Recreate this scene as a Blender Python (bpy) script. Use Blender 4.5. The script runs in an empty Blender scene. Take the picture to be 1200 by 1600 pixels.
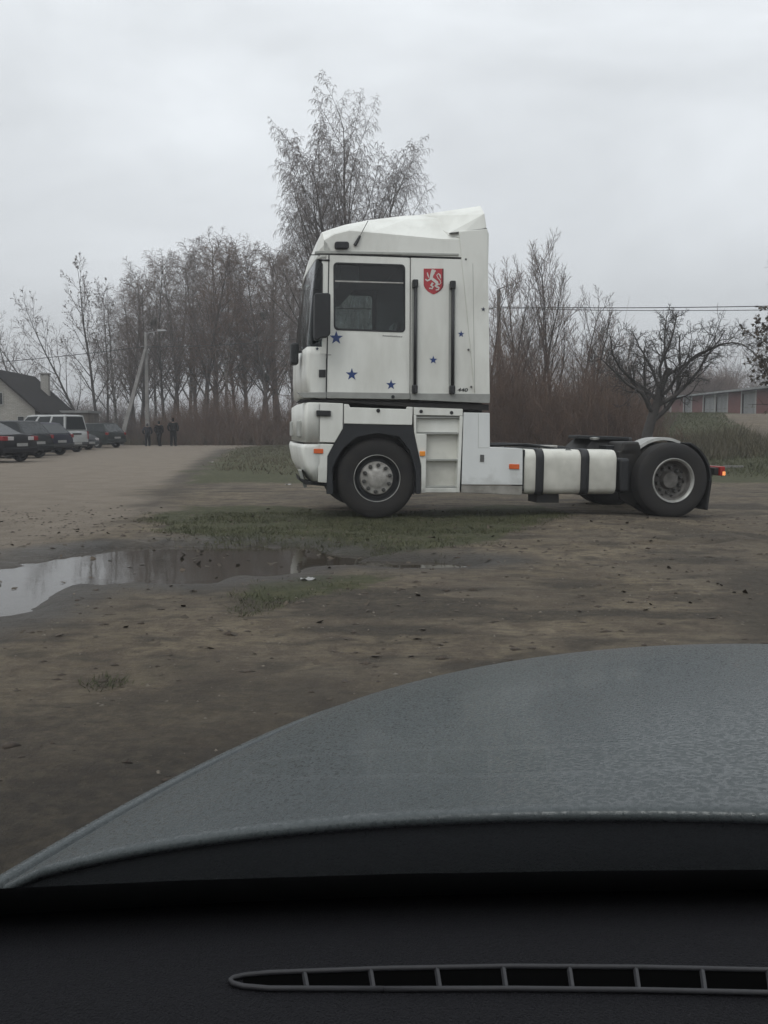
import bpy, bmesh, math, random
import numpy as np
from mathutils import Vector, Matrix
R = math.radians
C = bpy.context.scene.collection
SC = bpy.context.scene

# ------------------------------------------------------------------ camera
EYE = Vector((0.0, 0.0, 1.19)); FPX = 1358.0; PITCH = R(5.5)
cd = bpy.data.cameras.new('camera'); cam = bpy.data.objects.new('camera', cd); C.objects.link(cam)
cd.sensor_fit = 'VERTICAL'; cd.sensor_height = 36.0; cd.sensor_width = 27.0
cd.lens = 36.0 * FPX / 1600.0; cd.clip_start = 0.02; cd.clip_end = 3000
cam.location = EYE; cam.rotation_euler = (R(90) - PITCH, 0, 0)
SC.camera = cam

# ------------------------------------------------------------------ sky, sun, exposure
W = bpy.data.worlds.new('World'); SC.world = W; W.use_nodes = True
nt = W.node_tree; nt.nodes.clear()
def wn(t, **k):
    n = nt.nodes.new(t)
    for a, b in k.items(): setattr(n, a, b)
    return n
SUN_EL, SUN_AZ = R(48), R(-150)
sky = wn('ShaderNodeTexSky', sky_type='NISHITA', sun_disc=False)
sky.sun_elevation = SUN_EL; sky.sun_rotation = SUN_AZ; sky.air_density = 1.0; sky.dust_density = 4.0
bg1 = wn('ShaderNodeBackground'); bg1.inputs[1].default_value = 0.08
nt.links.new(sky.outputs[0], bg1.inputs[0])
tc = wn('ShaderNodeTexCoord'); sep = wn('ShaderNodeSeparateXYZ'); nt.links.new(tc.outputs['Generated'], sep.inputs[0])
mx = wn('ShaderNodeMath', operation='MAXIMUM'); mx.inputs[1].default_value = 0.0; nt.links.new(sep.outputs[2], mx.inputs[0])
ma = wn('ShaderNodeMath', operation='MULTIPLY_ADD'); ma.inputs[1].default_value = 0.66; ma.inputs[2].default_value = 0.40
nt.links.new(mx.outputs[0], ma.inputs[0])
mp = wn('ShaderNodeMapping'); mp.inputs['Scale'].default_value = (1.0, 1.0, 2.6); nt.links.new(tc.outputs['Generated'], mp.inputs[0])
cn = wn('ShaderNodeTexNoise'); cn.inputs['Scale'].default_value = 1.7; cn.inputs['Detail'].default_value = 5.0; cn.inputs['Roughness'].default_value = 0.55; cn.inputs['Distortion'].default_value = 0.4
nt.links.new(mp.outputs[0], cn.inputs[0])
mr = wn('ShaderNodeMapRange'); mr.inputs[1].default_value = 0.3; mr.inputs[2].default_value = 0.7; mr.inputs[3].default_value = 0.80; mr.inputs[4].default_value = 1.20
nt.links.new(cn.outputs[0], mr.inputs[0])
mm = wn('ShaderNodeMath', operation='MULTIPLY'); nt.links.new(ma.outputs[0], mm.inputs[0]); nt.links.new(mr.outputs[0], mm.inputs[1])
cr = wn('ShaderNodeValToRGB'); cr.color_ramp.elements[0].color = (.925, .955, .985, 1); cr.color_ramp.elements[1].color = (.945, .975, 1.005, 1)
nt.links.new(mm.outputs[0], cr.inputs[0])
vm = wn('ShaderNodeVectorMath', operation='SCALE'); nt.links.new(cr.outputs[0], vm.inputs[0]); nt.links.new(mm.outputs[0], vm.inputs['Scale'])
bg2 = wn('ShaderNodeBackground'); bg2.inputs[1].default_value = 1.05; nt.links.new(vm.outputs[0], bg2.inputs[0])
mxs = wn('ShaderNodeMixShader'); mxs.inputs[0].default_value = 0.93
nt.links.new(bg1.outputs[0], mxs.inputs[1]); nt.links.new(bg2.outputs[0], mxs.inputs[2])
wo = wn('ShaderNodeOutputWorld'); nt.links.new(mxs.outputs[0], wo.inputs[0])
sl = bpy.data.lights.new('sun', 'SUN'); sl.energy = 0.5; sl.angle = R(25); sl.color = (1, .97, .93)
sun = bpy.data.objects.new('sun', sl); C.objects.link(sun)
sd = Vector((math.sin(SUN_AZ) * math.cos(SUN_EL), math.cos(SUN_AZ) * math.cos(SUN_EL), math.sin(SUN_EL)))
sun.rotation_euler = (-sd).to_track_quat('-Z', 'Y').to_euler()
SC.view_settings.view_transform = 'Standard'; SC.view_settings.look = 'None'
SC.view_settings.exposure = 0.62; SC.view_settings.gamma = 1.0; SC.view_settings.use_curve_mapping = False

# ------------------------------------------------------------------ measuring helpers
FW = Vector((0, math.cos(PITCH), -math.sin(PITCH))); UP = Vector((0, math.sin(PITCH), math.cos(PITCH))); RT = Vector((1, 0, 0))
def ray(px, py): return FW + RT * ((px - 600) / FPX) + UP * ((800 - py) / FPX)
def at_z(px, py, z):
    d = ray(px, py); return EYE + d * ((z - EYE.z) / d.z)
def at_d(px, py, y):
    d = ray(px, py); return EYE + d * (y / d.y)

# ------------------------------------------------------------------ mesh helpers
class MB:
    def __init__(s): s.v = []; s.f = []
    def add(s, vs, fs):
        o = len(s.v); s.v += [tuple(p) for p in vs]; s.f += [tuple(i + o for i in q) for q in fs]; return s
    def box(s, x0, x1, y0, y1, z0, z1):
        return s.add([(x0,y0,z0),(x1,y0,z0),(x1,y1,z0),(x0,y1,z0),(x0,y0,z1),(x1,y0,z1),(x1,y1,z1),(x0,y1,z1)],
              [(0,3,2,1),(4,5,6,7),(0,1,5,4),(1,2,6,5),(2,3,7,6),(3,0,4,7)])
    def hull8(s, b, t):
        n = len(b); vs = list(b) + list(t)
        fs = [tuple(range(n))[::-1], tuple(range(n, 2*n))] + [(i, (i+1) % n, n + (i+1) % n, n + i) for i in range(n)]
        return s.add(vs, fs)
    def slab(s, poly, y0, y1):            # polygon in XZ extruded along Y
        return s.hull8([(p[0], y0, p[1]) for p in poly], [(p[0], y1, p[1]) for p in poly])
    def ring(s, outer, inner, y0, y1):    # two loops with the same count
        n = len(outer); vs = []
        for y in (y0, y1):
            vs += [(p[0], y, p[1]) for p in outer] + [(p[0], y, p[1]) for p in inner]
        fs = []
        for i in range(n):
            j = (i + 1) % n
            fs += [(i, j, n+j, n+i), (2*n+i, 3*n+i, 3*n+j, 2*n+j), (i, 2*n+i, 2*n+j, j), (n+i, n+j, 3*n+j, 3*n+i)]
        return s.add(vs, fs)
    def strip(s, a, b, y0, y1):           # open band between two polylines, extruded
        n = len(a)
        for i in range(n - 1):
            s.slab([a[i], a[i+1], b[i+1], b[i]], y0, y1)
        return s
    def tube(s, pts, r, n=8, cap=True):
        pts = [Vector(p) for p in pts]; rs = r if isinstance(r, (list, tuple)) else [r] * len(pts)
        vs = []; fs = []
        for i, p in enumerate(pts):
            d = (pts[min(i+1, len(pts)-1)] - pts[max(i-1, 0)]).normalized()
            a = d.cross(Vector((0, 0, 1)) if abs(d.z) < .9 else Vector((1, 0, 0))).normalized(); b = d.cross(a)
            vs += [p + (a * math.cos(2*math.pi*k/n) + b * math.sin(2*math.pi*k/n)) * rs[i] for k in range(n)]
        for i in range(len(pts) - 1):
            for k in range(n):
                fs.append((i*n+k, i*n+(k+1) % n, (i+1)*n+(k+1) % n, (i+1)*n+k))
        if cap: fs += [tuple(range(n))[::-1], tuple(range((len(pts)-1)*n, len(pts)*n))]
        return s.add(vs, fs)
    def lathe(s, prof, n=40, c=(0, 0, 0), a0=0, a1=2*math.pi):   # prof of (radius, y) about the Y axis
        full = abs(a1 - a0 - 2*math.pi) < 1e-6; m = n if full else n + 1
        vs = []; fs = []
        for k in range(m):
            a = a0 + (a1 - a0) * k / n
            vs += [(c[0] + r*math.cos(a), c[1] + y, c[2] + r*math.sin(a)) for r, y in prof]
        L = len(prof)
        for k in range(n):
            k2 = (k + 1) % m
            for i in range(L - 1): fs.append((k*L+i, k*L+i+1, k2*L+i+1, k2*L+i))
        return s.add(vs, fs)
    def grid(s, rows):
        n = len(rows[0]); vs = [p for r in rows for p in r]
        return s.add(vs, [(i*n+j, i*n+j+1, (i+1)*n+j+1, (i+1)*n+j) for i in range(len(rows)-1) for j in range(n-1)])
    def build(s, name, mat, parent=None, bevel=0, smooth=False, solid=0, fix=True, seg=2):
        me = bpy.data.meshes.new(name); me.from_pydata(s.v, [], s.f)
        if fix:
            bm = bmesh.new(); bm.from_mesh(me); bmesh.ops.remove_doubles(bm, verts=bm.verts, dist=1e-5)
            bmesh.ops.recalc_face_normals(bm, faces=bm.faces); bm.to_mesh(me); bm.free()
        me.materials.append(mat)
        o = bpy.data.objects.new(name, me); C.objects.link(o)
        if parent: o.parent = parent
        if smooth:
            for p in me.polygons: p.use_smooth = True
        if solid:
            m = o.modifiers.new('solid', 'SOLIDIFY'); m.thickness = solid; m.offset = -1
        if bevel:
            m = o.modifiers.new('bevel', 'BEVEL'); m.width = bevel; m.segments = seg; m.limit_method = 'ANGLE'; m.angle_limit = R(32)
        return o

def np_mesh(name, verts, faces, mat, parent=None, attrs=None, smooth=False):
    verts = np.asarray(verts, np.float32); faces = np.asarray(faces, np.int32)
    k = faces.shape[1]; me = bpy.data.meshes.new(name)
    me.vertices.add(len(verts)); me.vertices.foreach_set('co', verts.ravel())
    me.loops.add(faces.size); me.loops.foreach_set('vertex_index', faces.ravel())
    me.polygons.add(len(faces)); me.polygons.foreach_set('loop_start', np.arange(0, faces.size, k, dtype=np.int32))
    me.polygons.foreach_set('loop_total', np.full(len(faces), k, np.int32))
    if smooth: me.polygons.foreach_set('use_smooth', np.ones(len(faces), bool))
    me.update(calc_edges=True)
    for a, val in (attrs or {}).items():
        at = me.attributes.new(a, 'FLOAT', 'POINT'); at.data.foreach_set('value', np.asarray(val, np.float32))
    if mat: me.materials.append(mat)
    o = bpy.data.objects.new(name, me); C.objects.link(o)
    if parent: o.parent = parent
    return o

def thing(name, label, cat, loc=(0, 0, 0), rot=(0, 0, 0), group=None):
    o = bpy.data.objects.new(name, None); C.objects.link(o); o.empty_display_size = .2
    o.location = loc; o.rotation_euler = rot; o['label'] = label; o['category'] = cat
    if group: o['group'] = group
    return o
def tag(o, label=None, cat=None, group=None, kind=None):
    for k, v in (('label', label), ('category', cat), ('group', group), ('kind', kind)):
        if v: o[k] = v
    return o
def copy_tree(o, parent=None):
    c = o.copy(); C.objects.link(c); c.parent = parent
    for ch in list(o.children): copy_tree(ch, c)
    return c
def rrect(x0, x1, z0, z1, r, n=5):
    pts = []
    for cx, cz, a in ((x1-r, z1-r, 0), (x0+r, z1-r, 90), (x0+r, z0+r, 180), (x1-r, z0+r, 270)):
        for k in range(n):
            t = R(a + 90*k/(n-1)); pts.append((cx + r*math.cos(t), cz + r*math.sin(t)))
    return pts
def qround(q, r, n=5):       # quad corners (TR, TL, BL, BR) with rounded corners
    out = []
    for i in range(4):
        p = Vector(q[i]); a = (Vector(q[i-1]) - p).normalized() * r; b = (Vector(q[(i+1) % 4]) - p).normalized() * r
        for k in range(n):
            t = k/(n-1); out.append(tuple(p + a*(1-t)**2 + b*t**2))
    return out

# ------------------------------------------------------------------ materials
def mat(name, c1, c2=None, rough=.6, metal=0, scale=6, detail=5, bump=0, bscale=60, spec=.5, coat=0, stretch=(1,1,1), lo=.35, hi=.65, coord='Object', emit=None):
    m = bpy.data.materials.new(name); m.use_nodes = True; t = m.node_tree; b = t.nodes['Principled BSDF']
    b.inputs['Roughness'].default_value = rough; b.inputs['Metallic'].default_value = metal
    b.inputs['Specular IOR Level'].default_value = spec
    if coat: b.inputs['Coat Weight'].default_value = coat; b.inputs['Coat Roughness'].default_value = .08
    co = t.nodes.new('ShaderNodeTexCoord'); mpn = t.nodes.new('ShaderNodeMapping'); mpn.inputs['Scale'].default_value = stretch
    t.links.new(co.outputs[coord], mpn.inputs[0])
    n = t.nodes.new('ShaderNodeTexNoise'); n.inputs['Scale'].default_value = scale; n.inputs['Detail'].default_value = detail; n.inputs['Roughness'].default_value = .6
    t.links.new(mpn.outputs[0], n.inputs[0])
    r = t.nodes.new('ShaderNodeValToRGB'); r.color_ramp.elements[0].position = lo; r.color_ramp.elements[1].position = hi
    c2 = c2 or tuple(x*.85 for x in c1)
    r.color_ramp.elements[0].color = (*c2, 1); r.color_ramp.elements[1].color = (*c1, 1)
    t.links.new(n.outputs[0], r.inputs[0]); t.links.new(r.outputs[0], b.inputs['Base Color'])
    if bump:
        n2 = t.nodes.new('ShaderNodeTexNoise'); n2.inputs['Scale'].default_value = bscale; n2.inputs['Detail'].default_value = 4
        t.links.new(mpn.outputs[0], n2.inputs[0])
        bu = t.nodes.new('ShaderNodeBump'); bu.inputs['Strength'].default_value = bump; bu.inputs['Distance'].default_value = .01
        t.links.new(n2.outputs[0], bu.inputs['Height']); t.links.new(bu.outputs[0], b.inputs['Normal'])
    if emit:
        b.inputs['Emission Color'].default_value = (*emit[0], 1); b.inputs['Emission Strength'].default_value = emit[1]
    return m
def glass_mat(name, tint, refl=1.0, rough=0.0, ior=1.5, dirt=0.0):
    m = bpy.data.materials.new(name); m.use_nodes = True; t = m.node_tree; t.nodes.clear()
    o = t.nodes.new('ShaderNodeOutputMaterial'); tr = t.nodes.new('ShaderNodeBsdfTransparent'); gl = t.nodes.new('ShaderNodeBsdfGlossy')
    tr.inputs[0].default_value = (*tint, 1); gl.inputs['Roughness'].default_value = rough; gl.inputs[0].default_value = (refl, refl, refl, 1)
    fr = t.nodes.new('ShaderNodeFresnel'); 
    ge = t.nodes.new('ShaderNodeNewGeometry'); io = t.nodes.new('ShaderNodeMapRange'); io.inputs[3].default_value = ior; io.inputs[4].default_value = 1/ior   # a thin pane reflects alike from both sides
    t.links.new(ge.outputs['Backfacing'], io.inputs[0]); t.links.new(io.outputs[0], fr.inputs[0])
    mi = t.nodes.new('ShaderNodeMixShader'); t.links.new(fr.outputs[0], mi.inputs[0]); t.links.new(tr.outputs[0], mi.inputs[1]); t.links.new(gl.outputs[0], mi.inputs[2])
    last = mi
    if dirt:
        df = t.nodes.new('ShaderNodeBsdfDiffuse'); df.inputs[0].default_value = (.5, .5, .5, 1)
        co = t.nodes.new('ShaderNodeTexCoord'); n = t.nodes.new('ShaderNodeTexNoise'); n.inputs['Scale'].default_value = 4; n.inputs['Detail'].default_value = 3
        t.links.new(co.outputs['Object'], n.inputs[0])
        r = t.nodes.new('ShaderNodeMapRange'); r.inputs[1].default_value = .45; r.inputs[2].default_value = .8; r.inputs[3].default_value = dirt*.25; r.inputs[4].default_value = dirt
        t.links.new(n.outputs[0], r.inputs[0])
        m2 = t.nodes.new('ShaderNodeMixShader'); t.links.new(r.outputs[0], m2.inputs[0]); t.links.new(mi.outputs[0], m2.inputs[1]); t.links.new(df.outputs[0], m2.inputs[2]); last = m2
    t.links.new(last.outputs[0], o.inputs[0])
    return m
def grime_paint(name, base, dirt, amount=.5, top=1.0, rough=.42):
    """white paint with streaky road grime, thicker low on the vehicle"""
    m = mat(name, base, dirt, rough=rough, scale=2.2, detail=8, stretch=(1, 1, .35), lo=.18, hi=.58)
    t = m.node_tree; b = t.nodes['Principled BSDF']; rp = [n for n in t.nodes if n.type == 'VALTORGB'][0]
    co = [n for n in t.nodes if n.type == 'TEX_COORD'][0]
    sp = t.nodes.new('ShaderNodeSeparateXYZ'); t.links.new(co.outputs['Object'], sp.inputs[0])
    n = t.nodes.new('ShaderNodeTexNoise'); n.inputs['Scale'].default_value = 3.5; n.inputs['Detail'].default_value = 7; t.links.new(co.outputs['Object'], n.inputs[0])
    ad = t.nodes.new('ShaderNodeMath'); ad.operation = 'MULTIPLY_ADD'; ad.inputs[1].default_value = 1.3; t.links.new(n.outputs[0], ad.inputs[0]); t.links.new(sp.outputs[2], ad.inputs[2])
    mrn = t.nodes.new('ShaderNodeMapRange'); mrn.inputs[1].default_value = .75; mrn.inputs[2].default_value = top + .75; mrn.inputs[3].default_value = amount; mrn.inputs[4].default_value = 0
    t.links.new(ad.outputs[0], mrn.inputs[0])
    mi = t.nodes.new('ShaderNodeMix'); mi.data_type = 'RGBA'; mi.inputs['B'].default_value = (*dirt, 1) if False else (0.13, 0.12, 0.10, 1)
    t.links.new(mrn.outputs[0], mi.inputs['Factor']); t.links.new(rp.outputs[0], mi.inputs['A']); t.links.new(mi.outputs['Result'], b.inputs['Base Color'])
    return m

M = {}
M['white'] = grime_paint('cab_white_paint', (.70, .71, .665), (.48, .48, .435), .55, .6)
M['white2'] = grime_paint('fairing_white_paint', (.66, .68, .67), (.55, .57, .56), .6, .45)
M['tank'] = grime_paint('tank_paint', (.63, .63, .57), (.46, .455, .40), .6, .75, .35)
M['stripe'] = mat('grey_sill_paint', (.30, .31, .29), (.24, .245, .23), rough=.6)
M['groove'] = mat('recess_paint', (.36, .37, .34), (.30, .31, .29), rough=.6)
M['black'] = mat('black_plastic', (.012, .0135, .015), (.008, .009, .010), rough=.55, scale=12)
M['chassis'] = mat('chassis_black', (.009, .009, .0095), (.017, .015, .012), rough=.6, scale=5)
M['liner'] = mat('wheel_arch_plastic', (.013, .015, .018), (.009, .010, .012), rough=.65)
M['rubber'] = mat('tyre_rubber', (.0105, .0105, .011), (.018, .016, .014), rough=.85, scale=4, bump=.2, bscale=40)
M['steel'] = mat('wheel_steel', (.42, .41, .38), (.24, .23, .21), rough=.5, metal=.3, scale=9)
M['dullsteel'] = mat('rusty_wheel_steel', (.13, .125, .115), (.065, .06, .055), rough=.65, metal=.2, scale=9)
M['rimedge'] = mat('rim_edge_steel', (.40, .40, .38), (.26, .26, .24), rough=.45, metal=.4)
M['nut'] = mat('nut_steel', (.10, .10, .095), rough=.4, metal=.7)
M['orange'] = mat('orange_lens', (.65, .13, .03), (.55, .10, .02), rough=.25)
M['amber'] = mat('amber_lens', (.85, .30, .03), rough=.25)
M['red'] = mat('red_lens', (.28, .015, .012), rough=.25)
M['lit'] = mat('lit_lamp_lens', (.9, .3, .1), rough=.3, emit=((1, .33, .1), .55))
M['blue'] = mat('blue_sticker', (.014, .043, .17), (.011, .034, .13), rough=.45)
M['darkblue'] = mat('dark_sticker', (.035, .042, .07), rough=.5)
M['crest'] = mat('crest_red', (.42, .035, .045), (.32, .028, .036), rough=.45)
M['crestdark'] = mat('crest_edge', (.09, .012, .018), rough=.45)
M['crestwhite'] = mat('crest_white', (.60, .60, .56), rough=.5)
M['script'] = mat('badge_grey', (.10, .10, .095), rough=.4)
M['lining'] = mat('cab_lining', (.030, .032, .036), (.022, .024, .026), rough=.9)
M['glass'] = glass_mat('tinted_side_glass', (.66, .74, .74), 1.0)
M['glassfar'] = glass_mat('clear_green_glass', (.82, .95, .92), .8)
M['screen'] = glass_mat('cab_windscreen_glass', (.34, .44, .43), .75)

# ------------------------------------------------------------------ terrain
NOISE = {}
def vnoise(x, y, f, seed):
    if seed not in NOISE: NOISE[seed] = np.random.default_rng(seed).random((256, 256))
    g = NOISE[seed]; x = np.asarray(x, float)*f; y = np.asarray(y, float)*f
    xi = np.floor(x).astype(int); yi = np.floor(y).astype(int); u = x - xi; v = y - yi
    u = u*u*(3-2*u); v = v*v*(3-2*v); a = lambda i, j: g[(xi+i) & 255, (yi+j) & 255]
    return (a(0,0)*(1-u)+a(1,0)*u)*(1-v)+(a(0,1)*(1-u)+a(1,1)*u)*v
def fbm(x, y, f, seed, o=4):
    s = 0; a = .5
    for k in range(o): s = s + a*vnoise(x, y, f*2**k, seed+k); a *= .5
    return s/(1-.5**o) - .5
def sst(a, b, x):
    t = np.clip((x-a)/(b-a), 0, 1); return t*t*(3-2*t)
def poly_sd(x, y, P):        # signed distance to a polygon, negative inside
    x = np.asarray(x, float); y = np.asarray(y, float); d = np.full(x.shape, 1e9); ins = np.zeros(x.shape, bool)
    n = len(P)
    for i in range(n):
        ax, ay = P[i]; bx, by = P[(i+1) % n]; ex, ey = bx-ax, by-ay
        t = np.clip(((x-ax)*ex+(y-ay)*ey)/(ex*ex+ey*ey), 0, 1)
        d = np.minimum(d, np.hypot(x-ax-t*ex, y-ay-t*ey))
        c = ((ay > y) != (by > y)) & (x < (bx-ax)*(y-ay)/((by-ay) if by != ay else 1e-9)+ax); ins ^= c
    return np.where(ins, -d, d)
WATER_Z = -.045
def g2(lst, z=0.0): return [tuple(at_z(px, py, z).xy) for px, py in lst]
PUDDLE = g2([(-160, 925), (-40, 893), (60, 876), (120, 866), (170, 858), (240, 854), (310, 853), (400, 854), (470, 856), (540, 863), (590, 870), (560, 886), (500, 890),
             (470, 897), (430, 908), (330, 914), (200, 916), (120, 922), (70, 946), (0, 976), (-120, 1010), (-330, 1050), (-420, 980)], WATER_Z)
POOL2 = g2([(570, 876), (640, 878), (720, 880), (760, 884), (720, 892), (620, 893), (560, 888)], WATER_Z)
ROAD = [tuple(at_z(px, py, 0).xy) for px, py in [(450, 693), (385, 697), (345, 708), (300, 733), (250, 765), (215, 800), (120, 845), (40, 872), (-80, 900), (-700, 1000), (-1900, 1000), (-1500, 760), (-300, 722), (60, 712), (200, 697), (300, 691), (450, 690)]]
GRASS = [([(215, 805), (290, 790), (400, 788), (500, 792), (600, 800), (720, 792), (850, 788), (900, 800), (800, 835), (760, 850), (690, 862), (600, 868), (520, 860), (400, 850), (300, 845), (230, 830)], .3),
         ([(365, 700), (455, 696), (520, 705), (520, 742), (440, 742), (330, 735)], .6),
         ([(390, 908), (470, 902), (560, 898), (620, 905), (560, 925), (440, 945), (380, 938)], .2)]
GRASSW = [([tuple(at_z(px, py, 0).xy) for px, py in P], w) for P, w in GRASS]
def height(x, y):
    x = np.asarray(x, float); y = np.asarray(y, float)
    h = .05*fbm(x, y, .35, 3, 3) + .035*fbm(x, y, 1.3, 11, 4)*sst(80, 20, y) + .02*fbm(x, y, 6, 21, 3)*sst(30, 12, y)
    sd1 = poly_sd(x, y, PUDDLE) + .60*fbm(x, y, 2.6, 31, 6); sd2 = poly_sd(x, y, POOL2) + .25*fbm(x, y, 2.2, 41, 4)
    sdm = np.minimum(sd1, sd2)
    dip = sst(.18, -.30, sdm)
    h = h*(1-.75*sst(.9, .0, sdm)) - dip*.11
    h = h + .03*sst(.0, .35, sdm)*sst(1.3, .4, sdm)*.5
    h = np.where(sdm > .2, np.maximum(h, WATER_Z+.015), h)
    # ruts right of the puddle
    t = (x - 4.6) + .25*np.sin(y*.9); h = h - .07*np.exp(-(t/.35)**2)*sst(10.5, 9, y)*sst(4.6, 6, y) + .045*np.exp(-((t+.55)/.3)**2)*sst(10.5, 9, y)*sst(4.6, 6, y)
    for k, (a, b) in enumerate(((2.4, .13), (3.3, -.10), (1.2, .22))):
        t = (y - 10.0 + .6*k) - b*(x-a) - .3*np.sin(x*.8+k); h = h - .04*np.exp(-(t/.15)**2)*sst(1, 2.4, x) + .022*np.exp(-((t+.27)/.13)**2)*sst(1, 2.4, x)
    # bank on the right
    h = h + 1.85*sst(7.5, 16, x)*sst(21, 52, y)
    h = h + .25*sst(25, 60, y)*sst(-2, 6, x)
    h = h - .03*sst(2.5, 4.5, x)*sst(16, 12, y)
    h = h - .045*np.exp(-(((np.hypot(x-5.6, (y-6.1)*1.2)-1.15)/.16)**2))*sst(5.6, 5.2, x)
    h = h + .03*np.exp(-(((x+.1)/1.2)**2+((y-11.2)/.5)**2))
    return h
def zg(x, y): return float(height(np.array([x]), np.array([y]))[0])
def axis(lo, hi, fine, a, b, grow=1.16):
    v = list(np.arange(a, b, fine)); s = fine; p = a
    left = []
    while p > lo: s *= grow; p -= s; left.append(p)
    s = fine; p = v[-1]; right = []
    while p < hi: s *= grow; p += s; right.append(p)
    return np.array(left[::-1] + v + right)
gx = axis(-420, 420, .055, -6.5, 8.5); gy0 = axis(-30, 640, .05, 2.2, 14.5, 1.045)
X, Y = np.meshgrid(gx, gy0, indexing='ij'); xs, ys = X.ravel(), Y.ravel(); zs = height(xs, ys)
far = np.hypot(xs, ys) > 300; zs[far] *= 0
sdp = np.minimum(poly_sd(xs, ys, PUDDLE), poly_sd(xs, ys, POOL2))
wet = np.clip(sst(.75, .05, sdp + .5*fbm(xs, ys, 1.2, 51, 4)), 0, 1)
road = sst(.5, -.5, poly_sd(xs, ys, ROAD) + 1.6*fbm(xs, ys, .7, 61, 4))
gm = np.zeros_like(xs)
for P, w in GRASSW: gm = np.maximum(gm, sst(w, -w, poly_sd(xs, ys, P) + 2.2*w*fbm(xs, ys, 1.1, 71, 4)))
bank = sst(7, 11, xs)*sst(20, 24.5, ys + 1.5*fbm(xs, ys, .4, 81, 3)); behind = sst(17.5, 20, ys + 2*fbm(xs, ys, .3, 85, 3))*(1-road)*sst(-30, -3, xs)
beyond = sst(64, 68, ys)*sst(6, -2, xs)
gm = np.maximum(np.maximum(gm, bank), np.maximum(behind, beyond))
DARK = [([(345, 700), (365, 702), (330, 730), (285, 765), (240, 800), (200, 812), (225, 785), (275, 745), (310, 718)], .35, .9), ([(125, 850), (150, 843), (215, 845), (205, 858), (140, 866)], .12, .8),
        ([(1125, 905), (1160, 885), (1240, 880), (1260, 1000), (1180, 1000), (1130, 960)], .15, .75), ([(540, 862), (620, 868), (800, 872), (860, 880), (740, 888), (600, 880)], .12, .9), ([(985, 818), (1050, 812), (1140, 835), (1200, 845), (1180, 858), (1060, 838)], .1, .5),  # middle patch: shadow of the puddle bank painted into the soil
        ([(860, 912), (960, 905), (1010, 925), (900, 945)], .12, .45), ([(-300, 1160), (60, 1100), (280, 1045), (480, 1060), (560, 1090), (700, 1050), (900, 1120), (900, 1700), (-300, 1700)], .30, .66), ([(-400, 1240), (0, 1200), (240, 1150), (420, 1160), (420, 1700), (-400, 1700)], .25, .95), ([(330, 935), (430, 925), (455, 950), (380, 965)], .08, .7),  # lower-left patches: wetter soil, with the car's shade painted into its colour
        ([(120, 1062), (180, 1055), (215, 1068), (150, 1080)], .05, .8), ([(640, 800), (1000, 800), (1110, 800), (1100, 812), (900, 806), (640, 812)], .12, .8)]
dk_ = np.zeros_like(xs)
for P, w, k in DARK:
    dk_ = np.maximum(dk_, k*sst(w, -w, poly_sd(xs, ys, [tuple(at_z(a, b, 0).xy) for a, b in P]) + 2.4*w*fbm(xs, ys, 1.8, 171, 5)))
# scattered streaks of wet mud and old leaves, stretched along the tyre tracks
st_ = fbm(xs*.42, ys*1.5, 1.7, 181, 5); dk_ = np.maximum(dk_, .85*sst(.10, .20, st_)*sst(30, 16, ys)*(1-road))
st2 = fbm(xs*.9, ys*2.4, 4.2, 191, 4); dk_ = np.maximum(dk_, .70*sst(.11, .20, st2)*sst(26, 12, ys)*(1-.75*road))
PATH = [(14.6, 32), (17.5, 32), (25, 45), (29, 53), (29, 60), (24, 57), (19.6, 50), (17.2, 43)]
pth = sst(.5, -.4, poly_sd(xs, ys, PATH) + .8*fbm(xs, ys, .6, 211, 3)); gm *= 1-pth*.9
nx, ny = X.shape; idx = np.arange(nx*ny).reshape(nx, ny)
quads = np.stack([idx[:-1, :-1], idx[1:, :-1], idx[1:, 1:], idx[:-1, 1:]], -1).reshape(-1, 4)

gmat = bpy.data.materials.new('dirt_ground'); gmat.use_nodes = True; t = gmat.node_tree; gb = t.nodes['Principled BSDF']
def N(tp, **k):
    n = t.nodes.new(tp)
    for a, b in k.items(): setattr(n, a, b)
    return n
def gnoise(scale, detail=6, rough=.6, stretch=(1, 1, 1)):
    mp_ = N('ShaderNodeMapping'); mp_.inputs['Scale'].default_value = stretch; t.links.new(gco.outputs['Object'], mp_.inputs[0])
    n = N('ShaderNodeTexNoise'); n.inputs['Scale'].default_value = scale; n.inputs['Detail'].default_value = detail; n.inputs['Roughness'].default_value = rough
    t.links.new(mp_.outputs[0], n.inputs[0]); return n.outputs[0]
def gramp(src, stops):
    r = N('ShaderNodeValToRGB'); e = r.color_ramp.elements
    while len(e) < len(stops): e.new(.5)
    for i, (p, c) in enumerate(stops): e[i].position = p; e[i].color = (*c, 1) if len(c) == 3 else c
    t.links.new(src, r.inputs[0]); return r.outputs[0]
def gmix(f, a, b, bt='MIX'):
    m = N('ShaderNodeMix', data_type='RGBA', blend_type=bt)
    for s, k in ((f, 'Factor'), (a, 'A'), (b, 'B')):
        if isinstance(s, (tuple, float)): m.inputs[k].default_value = (*s, 1) if isinstance(s, tuple) else s
        else: t.links.new(s, m.inputs[k])
    return m.outputs['Result']
def gattr(n): return N('ShaderNodeAttribute', attribute_name=n).outputs['Fac']
def gmath(op, a, b=None, c=None):
    m = N('ShaderNodeMath', operation=op)
    for i, s in enumerate((a, b, c)):
        if s is None: continue
        if isinstance(s, float): m.inputs[i].default_value = s
        else: t.links.new(s, m.inputs[i])
    return m.outputs[0]
gco = N('ShaderNodeTexCoord')
sand = gramp(gnoise(1.1, 8, .62), [(.30, (.100, .080, .051)), (.50, (.160, .130, .086)), (.70, (.220, .182, .126))])
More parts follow.
